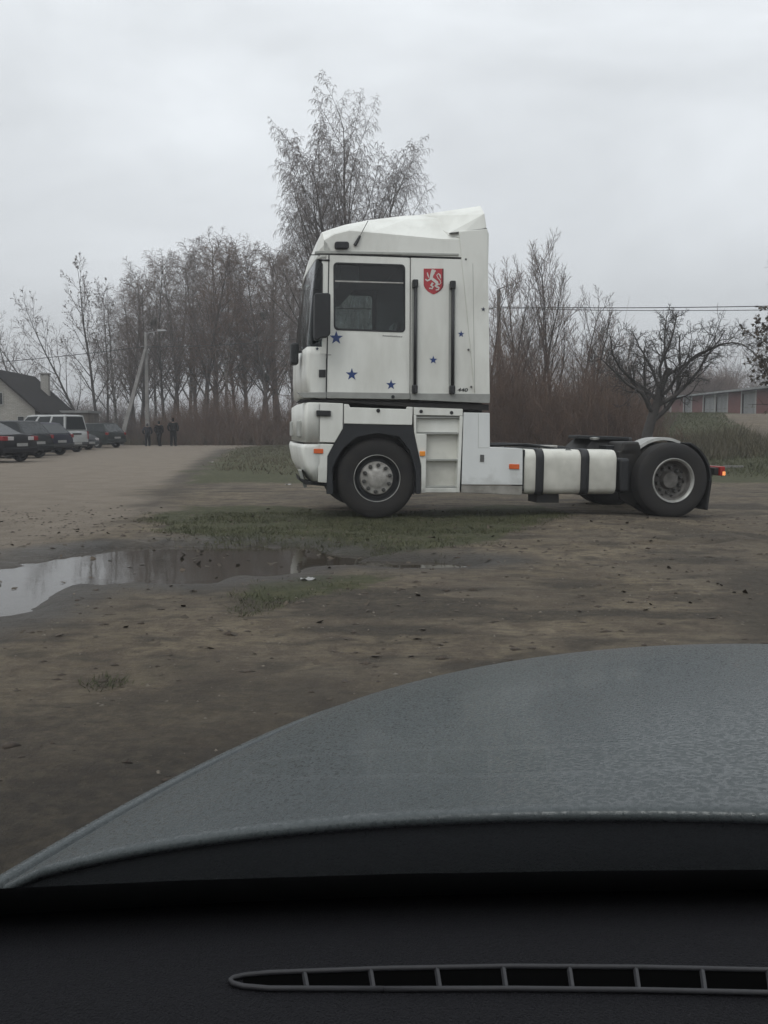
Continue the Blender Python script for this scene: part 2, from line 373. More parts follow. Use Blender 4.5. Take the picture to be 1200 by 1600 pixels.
sand = gmix(gramp(gnoise(9, 8, .7, (1, 2.2, 1)), [(.36, (.75,)*3), (.56, (0,)*3)]), sand, (.060, .046, .035))
sand = gmix(gramp(gnoise(.45, 5), [(.42, (0,)*3), (.62, (.75,)*3)]), sand, (.090, .076, .058))
sand = gmix(gramp(gnoise(3.2, 9, .75), [(.40, (.8,)*3), (.55, (0,)*3)]), sand, (.070, .054, .039))
sand = gmix(gramp(gnoise(70, 4, .7), [(.55, (0,)*3), (.72, (.6,)*3)]), sand, (.22, .18, .145))
roadc = gramp(gnoise(1.6, 8, .6), [(.3, (.160, .133, .102)), (.7, (.222, .188, .147))])
roadc = gmix(gramp(gnoise(60, 4, .75), [(.45, (0,)*3), (.7, (.7,)*3)]), roadc, (.085, .07, .058))
grassc = gramp(gnoise(5, 8, .7), [(.3, (.024, .030, .011)), (.5, (.046, .050, .020)), (.7, (.088, .080, .042))])
gsel = gmath('MULTIPLY_ADD', gnoise(5, 8, .72), 2.0, gmath('MULTIPLY_ADD', gattr('grass'), 1.25, -1.85))
gfac = gramp(gsel, [(0, (0,)*3), (.28, (.95,)*3)])
col = gmix(gattr('road'), sand, roadc)
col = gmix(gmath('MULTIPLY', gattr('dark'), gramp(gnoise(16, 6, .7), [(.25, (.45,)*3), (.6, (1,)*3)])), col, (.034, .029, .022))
col = gmix(gfac, col, grassc)
col = gmix(gmath('MULTIPLY', gattr('wet'), .80), col, (.030, .026, .021))
t.links.new(col, gb.inputs['Base Color'])
rgh = gmath('MULTIPLY_ADD', gattr('wet'), -.42, .92); t.links.new(rgh, gb.inputs['Roughness']); gb.inputs['Specular IOR Level'].default_value = .35
hb = gmath('ADD', gmath('MULTIPLY', gnoise(35, 6, .7), .7), gmath('MULTIPLY', gnoise(8, 6, .65), 1.4))
bu = N('ShaderNodeBump'); bu.inputs['Strength'].default_value = .9; bu.inputs['Distance'].default_value = .045
t.links.new(hb, bu.inputs['Height']); t.links.new(bu.outputs[0], gb.inputs['Normal'])
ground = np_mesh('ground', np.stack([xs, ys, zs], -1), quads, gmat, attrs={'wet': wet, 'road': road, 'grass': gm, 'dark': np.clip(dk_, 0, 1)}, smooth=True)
tag(ground, kind='structure')

wm = bpy.data.materials.new('muddy_water'); wm.use_nodes = True; t = wm.node_tree; wb = t.nodes['Principled BSDF']
wb.inputs['Base Color'].default_value = (.045, .038, .030, 1); wb.inputs['Roughness'].default_value = .035; wb.inputs['IOR'].default_value = 1.33; wb.inputs['Specular IOR Level'].default_value = .6
wc = N('ShaderNodeTexCoord'); wnz = N('ShaderNodeTexNoise'); wnz.inputs['Scale'].default_value = 9; wnz.inputs['Detail'].default_value = 3; t.links.new(wc.outputs['Object'], wnz.inputs[0])
wbu = N('ShaderNodeBump'); wbu.inputs['Strength'].default_value = .06; wbu.inputs['Distance'].default_value = .01; t.links.new(wnz.outputs[0], wbu.inputs['Height']); t.links.new(wbu.outputs[0], wb.inputs['Normal'])
wv = []
for P in (PUDDLE, POOL2):
    cx = sum(p[0] for p in P)/len(P); cy = sum(p[1] for p in P)/len(P)
x0, x1 = min(p[0] for p in PUDDLE)-.6, max(p[0] for p in POOL2)+.6; y0, y1 = min(p[1] for p in PUDDLE)-.6, max(p[1] for p in PUDDLE)+.6
tag(MB().grid([[(x0+(x1-x0)*i/12, y0+(y1-y0)*j/8, WATER_Z) for j in range(9)] for i in range(13)]).build('puddle_water', wm), kind='structure')
# ------------------------------------------------------------------ damp air
HM = bpy.data.materials.new('damp_air'); HM.use_nodes = True; t = HM.node_tree; t.nodes.clear()
ho = t.nodes.new('ShaderNodeOutputMaterial'); pv = t.nodes.new('ShaderNodeVolumePrincipled'); pv.inputs['Color'].default_value = (.93, .94, .96, 1); pv.inputs['Density'].default_value = .0016; pv.inputs['Anisotropy'].default_value = .2
t.links.new(pv.outputs[0], ho.inputs['Volume'])
tag(MB().box(-430, 430, -40, 650, -1.6, 27).build('haze', HM), kind='stuff')
# ------------------------------------------------------------------ truck
PSI, TILT = R(9.8), R(.6)
TO = at_d(590, 748, 11.12); TO.z -= .51
truck = thing('truck', 'white truck tractor with blue stars and a red lion crest on dirt', 'truck', TO, (0, TILT, PSI))
TR = truck.rotation_euler.to_matrix(); TRI = TR.transposed(); TYD = TR @ Vector((0, 1, 0))
def T(px, py, y=0.0):
    d = ray(px, py); p0 = TO + TYD * y; k = (p0 - EYE).dot(TYD) / d.dot(TYD); q = TRI @ (EYE + d*k - TO); return (q.x, q.z)
def TP(lst, y=0.0): return [T(a, b, y) for a, b in lst]
def slab(name, pix, y0, y1, m, parent=truck, bevel=.012, seg=2):
    return MB().slab(TP(pix, y0), y0, y1).build(name, m, parent, bevel, seg=seg)
def mir(o):                       # a copy on the far side of the truck
    c = o.copy(); c.data = o.data.copy(); C.objects.link(c)
    for v in c.data.vertices: v.co.y = 2.48 - v.co.y
    bm = bmesh.new(); bm.from_mesh(c.data); bmesh.ops.reverse_faces(bm, faces=bm.faces); bm.to_mesh(c.data); bm.free()
    return c
WID = 2.48
# front: curved corner lofts
def front(name, lv, m, bow=.05, solid=.02, x_side=None, smooth=True, rr=.05):
    """lv: list of (z, x_front, x_side, inset) rows from low to high, plan curve from the near side round to the far side"""
    rows = []
    for z, xf, xs_, ins in lv:
        half = []
        half.append((xs_, ins)); half.append((xf + .03 + rr + .035, ins)); half.append((xf + .03 + rr + .012, ins))
        for k in range(9):
            a = R(90*k/8); half.append((xf + .03 + rr*(1-math.sin(a)), ins + .09*(1-math.cos(a))))
        half += [(xf+.02, .40), (xf+.005, .92), (xf, WID/2)]
        full = [(a, b, z) for a, b in half] + [(a, WID-b, z) for a, b in half[-2::-1]]
        rows.append(full)
    return MB().grid(rows).build(name, m, truck, smooth=smooth, solid=solid)
def fx(px, py): return T(px, py, .45)
zb = T(480, 622)[1]; zw0 = T(480, 541)[1]; zw1 = T(490, 404)[1]; zr = T(490, 396)[1]
xl, xm, xt = fx(462, 600)[0]+.07, fx(464.5, 541)[0]+.06, fx(480, 404)[0]+.04
sx = T(509.5, 560)[0]; sq = T(503, 470)[0]
front('front_panel', [(zb, xl+.10, sx, 0), (zb+.06, xl+.01, sx, 0), (zb+.3, xl-.005, sx, 0), (zw0-.10, xm-.01, sx, 0), (zw0-.003, xm, sx, 0)], M['white'])
ws = front('windscreen', [(zw0, xm+.004, sq+.012, .006), (zw0*.6+zw1*.4, xm*.62+xt*.38+.004, sq+.012, .006), (zw1, xt+.004, sq+.012, .006)], M['screen'], solid=0)
MB().tube([(xm+.20, -.004, zw0+.01), (sq-.03, -.004, zw0+.03), (sq-.002, -.004, zw0+.10), (sq-.002, -.004, zw1-.06), (sq-.04, -.004, zw1-.015), (xt+.20, -.004, zw1-.012)], .012, 6).build('screen_seal', M['black'], truck)
front('brow_panel', [(zw1+.003, xt, sx, 0), (zw1+.05, xt+.02, sx, 0), (zr, xt+.045, sx, 0)], M['white'])
slab('corner_pillar', [(503, 404), (514, 396.5), (510.3, 560), (509.8, 553.5), (503, 553.5)], 0, .05, M['white'], bevel=.006)
slab('corner_panel', [(500, 542), (509.6, 542), (509.6, 553), (500, 553)], -.003, .02, M['white'], bevel=.004)
slab('latch_cover', [(498.5, 577.5), (509, 577.5), (509, 589.5), (498.5, 589.5)], -.012, .02, M['black'], bevel=.004)
MB().box(xl+.34, sx-.006, -.004, .004, T(480, 553.5)[1]-.005, T(480, 553.5)[1]+.003).build('panel_seam', M['script'], truck)
# door with window
dq = [(641, 402.5), (514.3, 397), (509.8, 622), (640.3, 624)]
wq = [(632.5, 414), (521.4, 410.5), (522.2, 515), (632.5, 519)]
door = MB().ring(qround(TP(dq), .03), qround(TP(wq), .055), 0.0, .05).build('door', M['white'], truck, .008)
seal = MB().ring(qround(TP([(633.2, 413.2), (520.7, 409.7), (521.5, 515.8), (633.2, 519.8)]), .06), qround(TP([(630.5, 416), (523.2, 412.5), (524, 513), (630.5, 517)]), .05), -.004, .03).build('window_seal', M['black'], door)
slp = qround(TP([(632, 414.5), (522, 411), (522.7, 514.6), (632, 518.6)]), .05)
glass = MB().add([(a, .018, b) for a, b in slp], [tuple(range(len(slp)))]).build('window_glass', M['glass'], door)
bar = MB().slab(TP([(522.5, 437.7), (631, 441), (631, 443), (522.5, 439.9)]), .008, .022).build('window_bar', M['steel'], door)
MB().slab(TP([(510.2, 612.5), (640.2, 614.5), (640.2, 623.5), (510.2, 621.5)]), -.004, .01).build('sill_trim', M['stripe'], door)
MB().lathe([(0, -.012), (.02, -.012), (.024, 0)], 12, (T(614, 620)[0], 0, T(614, 620)[1])).build('door_lock', M['black'], door)
# illegible little badge under the window
b_ = MB(); rng = random.Random(4)
for k in range(11):
    x = 597.5 + k*2.85; y = 524.6 + k*.17; h = (1.0, .8, .8, .8, 1.9, .9, .8, 1.9, .8, 1.2, .9)[k]
    b_.slab(TP([(x, y+.6), (x+.8, y+.9), (x+2.3, y+.5-h*.3), (x+2.6, y-.3-h*.5), (x+1.6, y-.4-h*.5), (x+.5, y-.2)]), -.0035, .002)
b_.build('badge_script', M['script'], door)
dm = mir(door)
for ch in (seal, glass, bar):
    c = mir(ch); c.parent = dm
[c for c in dm.children if c.name.startswith('window_glass')][0].data.materials[0] = M['glassfar']
MB().slab(TP([(513.2, 398), (514.9, 398), (510.7, 622.5), (508.8, 622.5)]), -.0035, .01).build('door_gap', M['black'], truck)
MB().slab(TP([(640.6, 403), (641.5, 403), (640.9, 624), (640, 624)]), -.0035, .01).build('door_gap', M['script'], truck)
# sleeper side
side = slab('side_panel', [(641.8, 402.5), (722, 405), (748, 624.5), (641, 624)], 0, .06, M['white'], bevel=.006); mir(side)
fair = slab('rear_fairing', [(717, 361), (762.2, 357.5), (765.6, 618), (742, 618), (726, 452)], -.014, .05, M['white'], bevel=.01); mir(fair)
MB().slab(TP([(641.5, 614.5), (765.5, 615.5), (764.5, 630), (749, 629.5), (641, 624.5)]), -.017, .04).build('sill_trim', M['stripe'], truck, .004)
MB().slab(TP([(463, 613), (509.4, 612.8), (509.4, 621.5), (474, 621.5)]), -.006, .01).build('sill_trim', M['stripe'], truck, .003)
for gxp, t0, t1 in ((648.2, 441, 612), (706.6, 443, 613)):
    ch = slab('rail_channel', [(gxp-5.2, t0), (gxp+5.2, t0), (gxp+4.6, t1), (gxp-5.6, t1)], -.005, .01, M['groove'], bevel=.003)
    a = T(gxp-.3, t0+3); b = T(gxp-1.2, t1-4)
    r_ = MB().tube([(a[0], -.05, a[1]), (b[0], -.05, b[1])], .021, 10).build('grab_rail', M['black'], truck, smooth=True)
    for (q, s) in ((a, 1), (b, 1)):
        MB().box(q[0]-.034, q[0]+.034, -.075, 0, q[1]-.055, q[1]+.05).build('rail_mount', M['black'], r_, .012)
# fairing rivets and seam
for px, py in ((727.5, 405.5), (731.8, 546.5), (736, 604.5)):
    q = T(px, py); MB().lathe([(0, -.02), (.012, -.02), (.015, -.01)], 10, (q[0], 0, q[1])).build('rivet', M['script'], truck)
MB().slab(TP([(738, 412), (738.6, 412), (741.6, 613), (741, 613)]), -.0165, -.01).build('panel_seam', M['groove'], truck)
# stickers
def star(px, py, r, m, parent, y=-.0155):
    x, z = T(px, py); k = r/119.0
    pts = [(x + k*(1 if i % 2 == 0 else .40)*math.sin(i*math.pi/5), z + k*(1 if i % 2 == 0 else .40)*math.cos(i*math.pi/5)) for i in range(10)]
    vs = [(x, y, z)] + [(a, y, b) for a, b in pts] + [(a, y+.003, b) for a, b in pts]
    fs = [(0, 1+i, 1+(i+1) % 10) for i in range(10)] + [(1+i, 11+i, 11+(i+1) % 10, 1+(i+1) % 10) for i in range(10)]
    return MB().add(vs, fs).build('star_sticker', m, parent)
for px, py, r, m, y in ((525.3, 528, 10.6, 'blue', -.003), (549.7, 585.2, 9.6, 'blue', -.003), (611, 601.3, 8, 'blue', -.003), (677, 562.6, 6.6, 'blue', -.003), (720.5, 522, 5.3, 'blue', -.0035), (754.6, 483.5, 3.8, 'darkblue', -.0175), (495.6, 544.8, 3.1, 'darkblue', -.005)):
    star(px, py, r, M[m], truck, y)
Z6 = lambda a, b: T(650 + a/13.333, 410 + b/13.333)
sh = [(160, 152), (572, 152), (572, 500), (560, 545), (520, 600), (470, 640), (420, 668), (365, 690), (310, 665), (250, 630), (200, 575), (168, 520), (160, 490)]
crest = MB().slab([Z6(a, b-22) for a, b in sh], -.004, .002).build('emblem', M['crest'], truck)
MB().strip([Z6(a, b) for a, b in ((545, 140), (545, 480), (500, 570), (420, 630))], [Z6(a, b) for a, b in ((572, 131), (572, 480), (520, 580), (420, 645))], -.0047, -.003).build('emblem_edge', M['crestdark'], crest)
lion = MB(); layer = [0]
def ribbon(pts, ws_):
    layer[0] += 1; y = -.0052 - .0003*layer[0]
    L_ = []; R_ = []
    for i, p in enumerate(pts):
        a = Vector(pts[max(i-1, 0)]); b = Vector(pts[min(i+1, len(pts)-1)]); d = (b-a).normalized(); n = Vector((-d.y, d.x)); w = ws_[i]/2 if isinstance(ws_, list) else ws_/2
        q = Vector(p) - Vector((0, 22)); L_.append(Z6(*(q+n*w))); R_.append(Z6(*(q-n*w)))
    lion.strip(L_, R_, y, y+.001)
ribbon([(355, 170), (350, 230), (325, 290), (312, 370)], [60, 85, 66, 62]); ribbon([(385, 200), (405, 215)], [60, 20])
ribbon([(330, 340), (275, 385), (235, 405), (192, 372)], [46, 34, 34, 26]); ribbon([(270, 345), (248, 300), (232, 235)], [14, 28, 24])
ribbon([(315, 350), (375, 395), (430, 440), (445, 500)], [56, 56, 62, 50])
ribbon([(440, 480), (400, 515), (440, 535), (478, 550), (462, 590), (408, 598)], [52, 44, 38, 30, 28, 22])
ribbon([(350, 450), (312, 500), (352, 530), (335, 570), (270, 560)], [44, 40, 34, 30, 24])
ribbon([(440, 470), (490, 480), (515, 450), (500, 400), (450, 340), (430, 290), (465, 255), (498, 290), (512, 355)], [18, 18, 16, 16, 16, 16, 22, 34, 16])
lion.build('lion', M['crestwhite'], crest)
def text(body, x, z, y, h, stretch, m, parent, name, shear=.15):
    fc = bpy.data.curves.new(name, 'FONT'); fc.body = body; fc.size = h; fc.extrude = .001; fc.shear = shear; fc.offset = h*.02
    o = bpy.data.objects.new(name, fc); C.objects.link(o); bpy.context.view_layer.update()
    me = bpy.data.meshes.new_from_object(o.evaluated_get(bpy.context.evaluated_depsgraph_get())); bpy.data.objects.remove(o)
    me.materials.clear(); me.materials.append(m)
    o = bpy.data.objects.new(name, me); C.objects.link(o); o.parent = parent
    o.location = (x, y, z); o.rotation_euler = (R(90), 0, 0); o.scale = (stretch, 1, 1); return o
q = T(714.6, 611.6); text('440', q[0], q[1], -.003, .062, 1.45, M['black'], truck, 'power_badge')
# roof
def roofrow(px_side, py_lo, py_edge, py_top, ytop):
    x, zl = T(px_side, py_lo); ze = T(px_side, py_edge)[1]; zt = T(px_side, py_top, ytop)[1]
    half = [(0, zl), (.0, ze-.02), (.02, ze), (ytop*.6, ze+(zt-ze)*.75), (ytop, zt), (WID/2, zt+.015)]
    return [(x, a, b) for a, b in half] + [(x, WID-a, b) for a, b in half[-2::-1]]
rr = [roofrow(*a) for a in ((506, 395.7, 373, 363.5, .3), (523, 396.3, 363.5, 358, .4), (546, 397, 358, 351.5, .45), (584, 397.8, 361, 344.5, .5), (644, 399.5, 366.5, 337.5, .5), (692, 401, 371, 336, .5), (717, 401.8, 371.5, 337, .5), (761.5, 403, 359.5, 352, .5))]
nose = [(T(483, 393)[0] if False else xt+.045+.33*(1 if k in (0, 1, 9, 10) else 0)*.9, y, z) for k, (y, z) in enumerate([(p[1], zr + (.02 if 0 < k < 10 else 0)) for k, p in enumerate(rr[0])])]
def noserow(f, zadd):
    out = []
    for k, p in enumerate(rr[0]):
        y = p[1]; cu = max(0, 1-min(y, WID-y)/.24); x = xt + .05 + .16*cu**2
        z = zr + zadd if 0 < k < 10 else zr
        out.append((x*(1-f)+p[0]*f, y, z*(1-f)+p[2]*f))
    return out
rows = [[(x, y, zr) for x, y, z in noserow(0, 0)], noserow(0, .05), noserow(.5, .10)] + rr
rows.append([(p[0]+.001, p[1], rr[0][0][2]) for p in rr[-1]])
MB().grid(rows).build('roof', M['white'], truck, .012)
slab('roof_gutter', [(492, 392.5), (503, 391.3), (717, 396), (717, 399.5), (503, 396), (492, 396.4)], -.012, .03, M['groove'], bevel=.005)
MB().slab(TP([(484, 397.6), (514, 397), (641, 401.2), (717, 403.2), (717, 404), (641, 402.4), (514, 398.2), (484, 398.6)]), -.0025, .02).build('panel_seam', M['black'], truck)
# spoiler wedge
bm = bmesh.new()
for (px, py, y) in ((700, 369, .05), (717, 371.5, .012), (702, 364, .05), (760.5, 356.5, .01), (757, 334, .04), (751, 321.5, .30), (690, 338, .50), (640, 338.5, .55), (751.5, 323, .5)):
    x, z = T(px, py, y)
    for yy in (y, WID-y): bm.verts.new((x, yy, z))
bmesh.ops.convex_hull(bm, input=bm.verts); me = bpy.data.meshes.new('roof_spoiler'); bm.to_mesh(me); bm.free(); me.materials.append(M['white'])
sp = bpy.data.objects.new('roof_spoiler', me); C.objects.link(sp); sp.parent = truck; m_ = sp.modifiers.new('bevel', 'BEVEL'); m_.width = .015; m_.segments = 2
MB().slab(TP([(703, 363.6), (760.5, 356.6), (760.5, 358.2), (706, 364.9)]), -.004, .05).build('spoiler_seam', M['script'], truck)
# roof lamp, aerial, knob
slab('roof_lamp', [(523.4, 378.5), (526, 377), (543, 377), (545.5, 378.5), (545.5, 387), (543, 388.5), (526, 388.5), (523.4, 387)], -.05, .03, M['black'], bevel=.012)
a = T(554.5, 383.5, -.02); b = T(562.6, 368.5, -.02); c_ = T(575, 345, -.02)
ae = MB().tube([(a[0], -.02, a[1]), (b[0], -.02, b[1])], [.022, .014], 8).build('aerial', M['black'], truck)
MB().tube([(b[0], -.02, b[1]), (c_[0], -.02, c_[1])], .0045, 5).build('aerial_whip', M['script'], ae)
a = T(645.5, 359.5, .3); MB().lathe([(0, .27), (.02, .275), (.026, .30)], 10, (a[0], 0, a[1])).build('roof_knob', M['black'], truck)
# mirror on the near corner
mi = slab('mirror', [(491.5, 460), (494, 457.5), (514, 457.5), (516.8, 460), (516.5, 522), (512, 526.5), (501, 528), (497, 531), (492, 531), (491, 526)], -.30, -.17, M['black'], bevel=.025, seg=3)
q0 = T(505, 464); q1 = T(505, 520)
for qq in (q0, q1): MB().tube([(qq[0]-.05, -.22, qq[1]), (qq[0]-.05, .03, qq[1]-.02)], .016, 6).build('mirror_arm', M['black'], mi)
q = T(460, 552, .6); fm = MB().box(q[0]-.05, q[0]+.05, .5, .74, q[1]-.15, q[1]+.13).build('front_mirror', M['black'], truck, .03)
MB().tube([(q[0], .62, q[1]), (q[0]+.2, .62, q[1]+.05)], .015, 6).build('mirror_arm', M['black'], fm)
# cab inside: lining, back wall, floor, seats, steering wheel
xb = T(758, 500)[0]; xd = T(641, 500)[0]; zf = zb+.03; zc = zr-.02; x0c = xm+.36
lin = MB().box(xd-.05, xd-.01, .08, WID-.08, zf, zc).box(x0c, xd, .08, WID-.08, zf-.02, zf+.02).box(x0c-.1, xd, .08, WID-.08, zc-.02, zc+.02)
lin.ring(qround([(p[0]+.0, p[1]) for p in TP([(640, 404), (512, 398), (510.5, 620), (640, 622)])], .03), qround(TP([(628, 418), (526, 414.5), (526, 511), (628, 514)]), .05), WID-.09, WID-.07)
lin.box(x0c-.08, x0c+.02, .08, WID-.08, zf, zw0-.02)
lin.build('cab_lining', M['lining'], truck)
MB().box(xm+.30, xm+.62, .3, WID-.3, zw0-.12, zw0+.02).build('cab_dashboard', M['lining'], truck, .05)
MB().box(x0c+.1, x0c+.35, .2, WID-.2, zc-.30, zc-.03).build('sun_visor', M['lining'], truck, .02)
for yy in (.35, 1.55):
    s_ = MB().box(xd-.62, xd-.15, yy, yy+.52, zf+.38, zf+.52).build('seat', M['black'], truck, .05)
    MB().hull8([(xd-.25, yy, zf+.5), (xd-.12, yy, zf+.5), (xd-.12, yy+.52, zf+.5), (xd-.25, yy+.52, zf+.5)], [(xd-.12, yy+.05, zf+1.0), (xd-.04, yy+.05, zf+1.0), (xd-.04, yy+.47, zf+1.0), (xd-.12, yy+.47, zf+1.0)]).build('seat_back', M['black'], s_, .04)
wheelc = Vector((x0c+.32, .62, zw0+.0)); pts = []
for k in range(25):
    a = 2*math.pi*k/24; pts.append(wheelc + Vector((math.cos(a)*.23*math.sin(R(35)), math.sin(a)*.23, math.cos(a)*.23*math.cos(R(35)))))
sw = MB().tube(pts, .016, 6, False).tube([wheelc, wheelc+Vector((-.25, 0, -.25))], .03, 6).tube([pts[6], wheelc], .012, 5).tube([pts[18], wheelc], .012, 5); sw.build('steering_wheel', M['black'], truck)
# back of the cab, floor
xbk = T(765, 500)[0]
MB().box(xbk-.08, xbk-.02, .05, WID-.05, zb, T(762, 362)[1]).build('back_wall', M['white'], truck)
MB().box(xl+.3, xbk-.05, .06, WID-.06, zb-.02, zb+.02).build('cab_floor', M['chassis'], truck)
# dark gap and chassis block under the cab
zl = T(600, 637)[1]
MB().box(xl+.25, xbk-.02, .20, WID-.20, zl-.45, zb-.02).build('cab_suspension', M['chassis'], truck)
slab('cab_step_beam', [(470, 624), (764, 632), (764, 641), (645, 636.5), (537, 629), (462, 629)], .04, .12, M['chassis'], bevel=.005)
# bumper
zb0 = T(480, 628.5)[1]; zb1 = T(480, 691.5)[1]; zb2 = T(480, 694)[1]; zb3 = T(480, 752)[1]
bx = T(500, 660)[0]; xf = T(460.5, 660, .4)[0]+.06
front('upper_bumper', [(zb1+.004, xf, bx, 0), (zb0-.02, xf-.0, bx, 0), (zb0, xf+.03, bx, .01)], M['white'])
front('lower_bumper', [(zb3, xf+.10, bx, .02), (zb3+.2, xf-.0, bx, 0), (zb2-.05, xf-.04, bx, 0), (zb2, xf-.02, bx, 0)], M['white'])
slab('upper_bumper_side', [(497, 628.7), (536, 630.3), (535.6, 670), (523, 691.6), (497, 691)], 0, .05, M['white'], bevel=.008)
slab('lower_bumper_side', [(497, 693.5), (521.6, 694), (511.6, 713), (510.6, 754.8), (497, 753.6)], 0, .05, M['white'], bevel=.008)
slab('side_lamp', [(494.6, 641), (517, 641.6), (517, 650.6), (494.6, 650)], -.035, .01, M['black'], bevel=.008)
MB().slab(TP([(514, 642), (517.2, 642.1), (517.2, 650.2), (514, 650)]), -.03, .0).build('lamp_lens', M['groove'], truck, .003)
slab('indicator_lamp', [(490.4, 701.2), (505.2, 701.4), (505.2, 708.8), (490.4, 708.5)], -.015, .01, M['orange'], bevel=.006)
slab('spoiler_lip', [(466, 742), (470, 748), (480, 751.5), (510, 755), (510, 760), (478, 757), (468, 751)], .12, .6, M['black'], bevel=.006)
# tow hanging plate below the front corner
MB().hull8([(xf-.02, .3, zb3+.12), (xf+.02, .3, zb3+.12), (xf+.06, .7, zb3+.12), (xf, .7, zb3+.12)], [(xf+.05, .3, zb3-.10), (xf+.09, .3, zb3-.10), (xf+.12, .7, zb3-.08), (xf+.08, .7, zb3-.08)]).build('front_flap', M['groove'], truck)
# headlamps on the front face
for yy in (.32, 1.76):
    MB().box(xf-.015, xf+.06, yy, yy+.40, zb1+.06, zb1+.28).build('headlight', M['groove'], truck, .02)
# over-wheel panel and arch
slab('wheel_panel', [(537.6, 631.2), (545, 631.6), (547, 636.4), (635, 639.4), (636, 635.6), (645.3, 636), (644, 664.3), (537.6, 662)], 0, .05, M['white'], bevel=.008)
q = T(591, 641.5); MB().lathe([(0, -.02), (.02, -.02), (.026, 0)], 12, (q[0], 0, q[1])).build('panel_catch', M['black'], truck)
slab('panel_seam', [(536.1, 630.3), (537.5, 631), (537.4, 662), (536, 668)], .01, .06, M['script'], bevel=0)
oa = TP([(511, 772), (511.2, 714), (536, 670), (537.6, 662.6), (590, 663.4), (645, 665), (650, 690), (658, 729), (657.5, 772)])
ia = TP([(520, 772), (519, 730), (534, 702), (556, 683), (590, 676), (624, 682), (641, 704), (650, 735), (651, 772)])
MB().strip(oa, ia, .012, .10).build('wheel_arch', M['liner'], truck)
oa2 = [(a, b) for a, b in ia]; ia2 = [(a*.985+.0, b-.012) for a, b in ia]
MB().strip([(a, b+.02) for a, b in ia], [(a*.97+T(590, 748)[0]*.03, b-.015) for a, b in ia], .095, .85).build('arch_tunnel', M['liner'], truck)
# steps
slab('step_back', [(650, 640), (723, 640), (718, 768), (660, 768)], .11, .15, M['tank'], bevel=0)
su = MB().slab(TP([(646.5, 636.2), (723.3, 639), (723.2, 650), (646.8, 648.5)]), 0, .13)
su.slab(TP([(718.6, 650), (723.6, 650.2), (718.2, 769.6), (713.4, 769.4)]), 0, .13)
su.slab(TP([(646.6, 648.5), (650.6, 648.7), (651, 679), (647.6, 678)]), 0, .13)
su.slab(TP([(647.8, 678), (666.6, 678.6), (665, 770), (658.8, 769.8), (658.6, 728)]), 0, .05)
su.slab(TP([(659, 762.5), (714, 762.6), (713.4, 769.6), (659, 769.6)]), 0, .13)
steps = su.build('step_unit', M['white'], truck, .006)
for py in (652, 677, 718.5, 760.5):
    MB().slab(TP([(651 if py < 680 else 666, py-1.2), (718.4, py-1.0), (718.2, py+1.2), (651 if py < 680 else 666, py+1.4)]), .02, .11).build('step_tread', M['groove'], steps)
slab('upper_step_riser', [(651.2, 654), (718, 654.6), (717.6, 675.6), (651.4, 675)], .07, .09, M['white'], bevel=0)
for px, py in ((658, 642.8), (705.6, 644.8)):  # raised black discs stand in for dark holes in the step frame
    q = T(px, py); MB().lathe([(0, -.012), (.019, -.012), (.024, 0)], 12, (q[0], 0, q[1])).build('step_hole_disc', M['black'], steps)
slab('indicator_lamp', [(656, 705), (664.6, 705), (664.6, 712.6), (656, 712.5)], -.02, .01, M['amber'], bevel=.006)
# side fairing
slab('side_fairing', [(724.6, 644.4), (765.4, 645.2), (765.6, 698.6), (817, 700.5), (816.5, 757.8), (721.6, 757.2)], -.002, .06, M['white2'], bevel=.008)
MB().slab(TP([(747, 646), (747.6, 646), (747.4, 699.4), (765.5, 699.4), (765.5, 700), (746.8, 700)]), -.0035, .0).build('panel_seam', M['groove'], truck)
slab('lower_skirt', [(721.4, 758.4), (816.4, 759), (815.5, 773.8), (720.6, 770)], .012, .06, mat('muddy_skirt', (.30, .29, .26), (.17, .16, .14), scale=5), bevel=.008)
slab('hinge_gap', [(723.2, 641), (724.4, 644.6), (721.2, 757.5), (719.4, 768)], .02, .2, M['black'], bevel=0)
slab('skirt_catch', [(750.5, 710.4), (756.6, 710.6), (756.4, 721.6), (750.2, 721.4)], -.012, .01, M['script'], bevel=.003)
slab('indicator_lamp', [(796, 725), (811.8, 725.4), (811.6, 733.2), (796, 732.8)], -.018, .01, M['orange'], bevel=.006)
zft = T(790, 699.5)[1]; MB().box(T(766, 699)[0], T(817, 700)[0], .0, .5, zft-.05, zft-.006).build('fairing_top', M['chassis'], truck)
# tank with straps
tp = [(T(819, 750, .03)[0], T(963.5, 750, .03)[0])][0]
zt1 = T(850, 702.5)[1]; zt0 = T(890, 773)[1]
sec = []
for cy, cz, a0 in ((.62-.10, zt1-.10, 0), (.03+.13, zt1-.13, 90), (.03+.09, zt0+.09, 180), (.62-.09, zt0+.09, 270)):
    rad = .13 if a0 == 90 else .10 if a0 == 0 else .09
    for k in range(7):
        a = R(a0+15*k); sec.append((cy+rad*math.cos(a), cz+rad*math.sin(a)))
def tanksec(x, sc=1.0):
    cy = sum(p[0] for p in sec)/len(sec); cz = sum(p[1] for p in sec)/len(sec); return [(x, cy+(a-cy)*sc, cz+(b-cz)*sc) for a, b in sec]
tm = MB(); rows = [tanksec(x, s) for x, s in ((tp[0], .93), (tp[0]+.012, .985), (tp[0]+.03, 1), (tp[1]-.03, 1), (tp[1]-.012, .985), (tp[1], .93))]
n_ = len(sec); vs = [p for r in rows for p in r]; fs = [(i*n_+j, i*n_+(j+1) % n_, (i+1)*n_+(j+1) % n_, (i+1)*n_+j) for i in range(5) for j in range(n_)] + [tuple(range(n_)), tuple(range(5*n_, 6*n_))]
tank = tm.add(vs, fs).build('fuel_tank', M['tank'], truck, smooth=True)
e_ = tank.modifiers.new('edge', 'EDGE_SPLIT'); e_.split_angle = R(40)
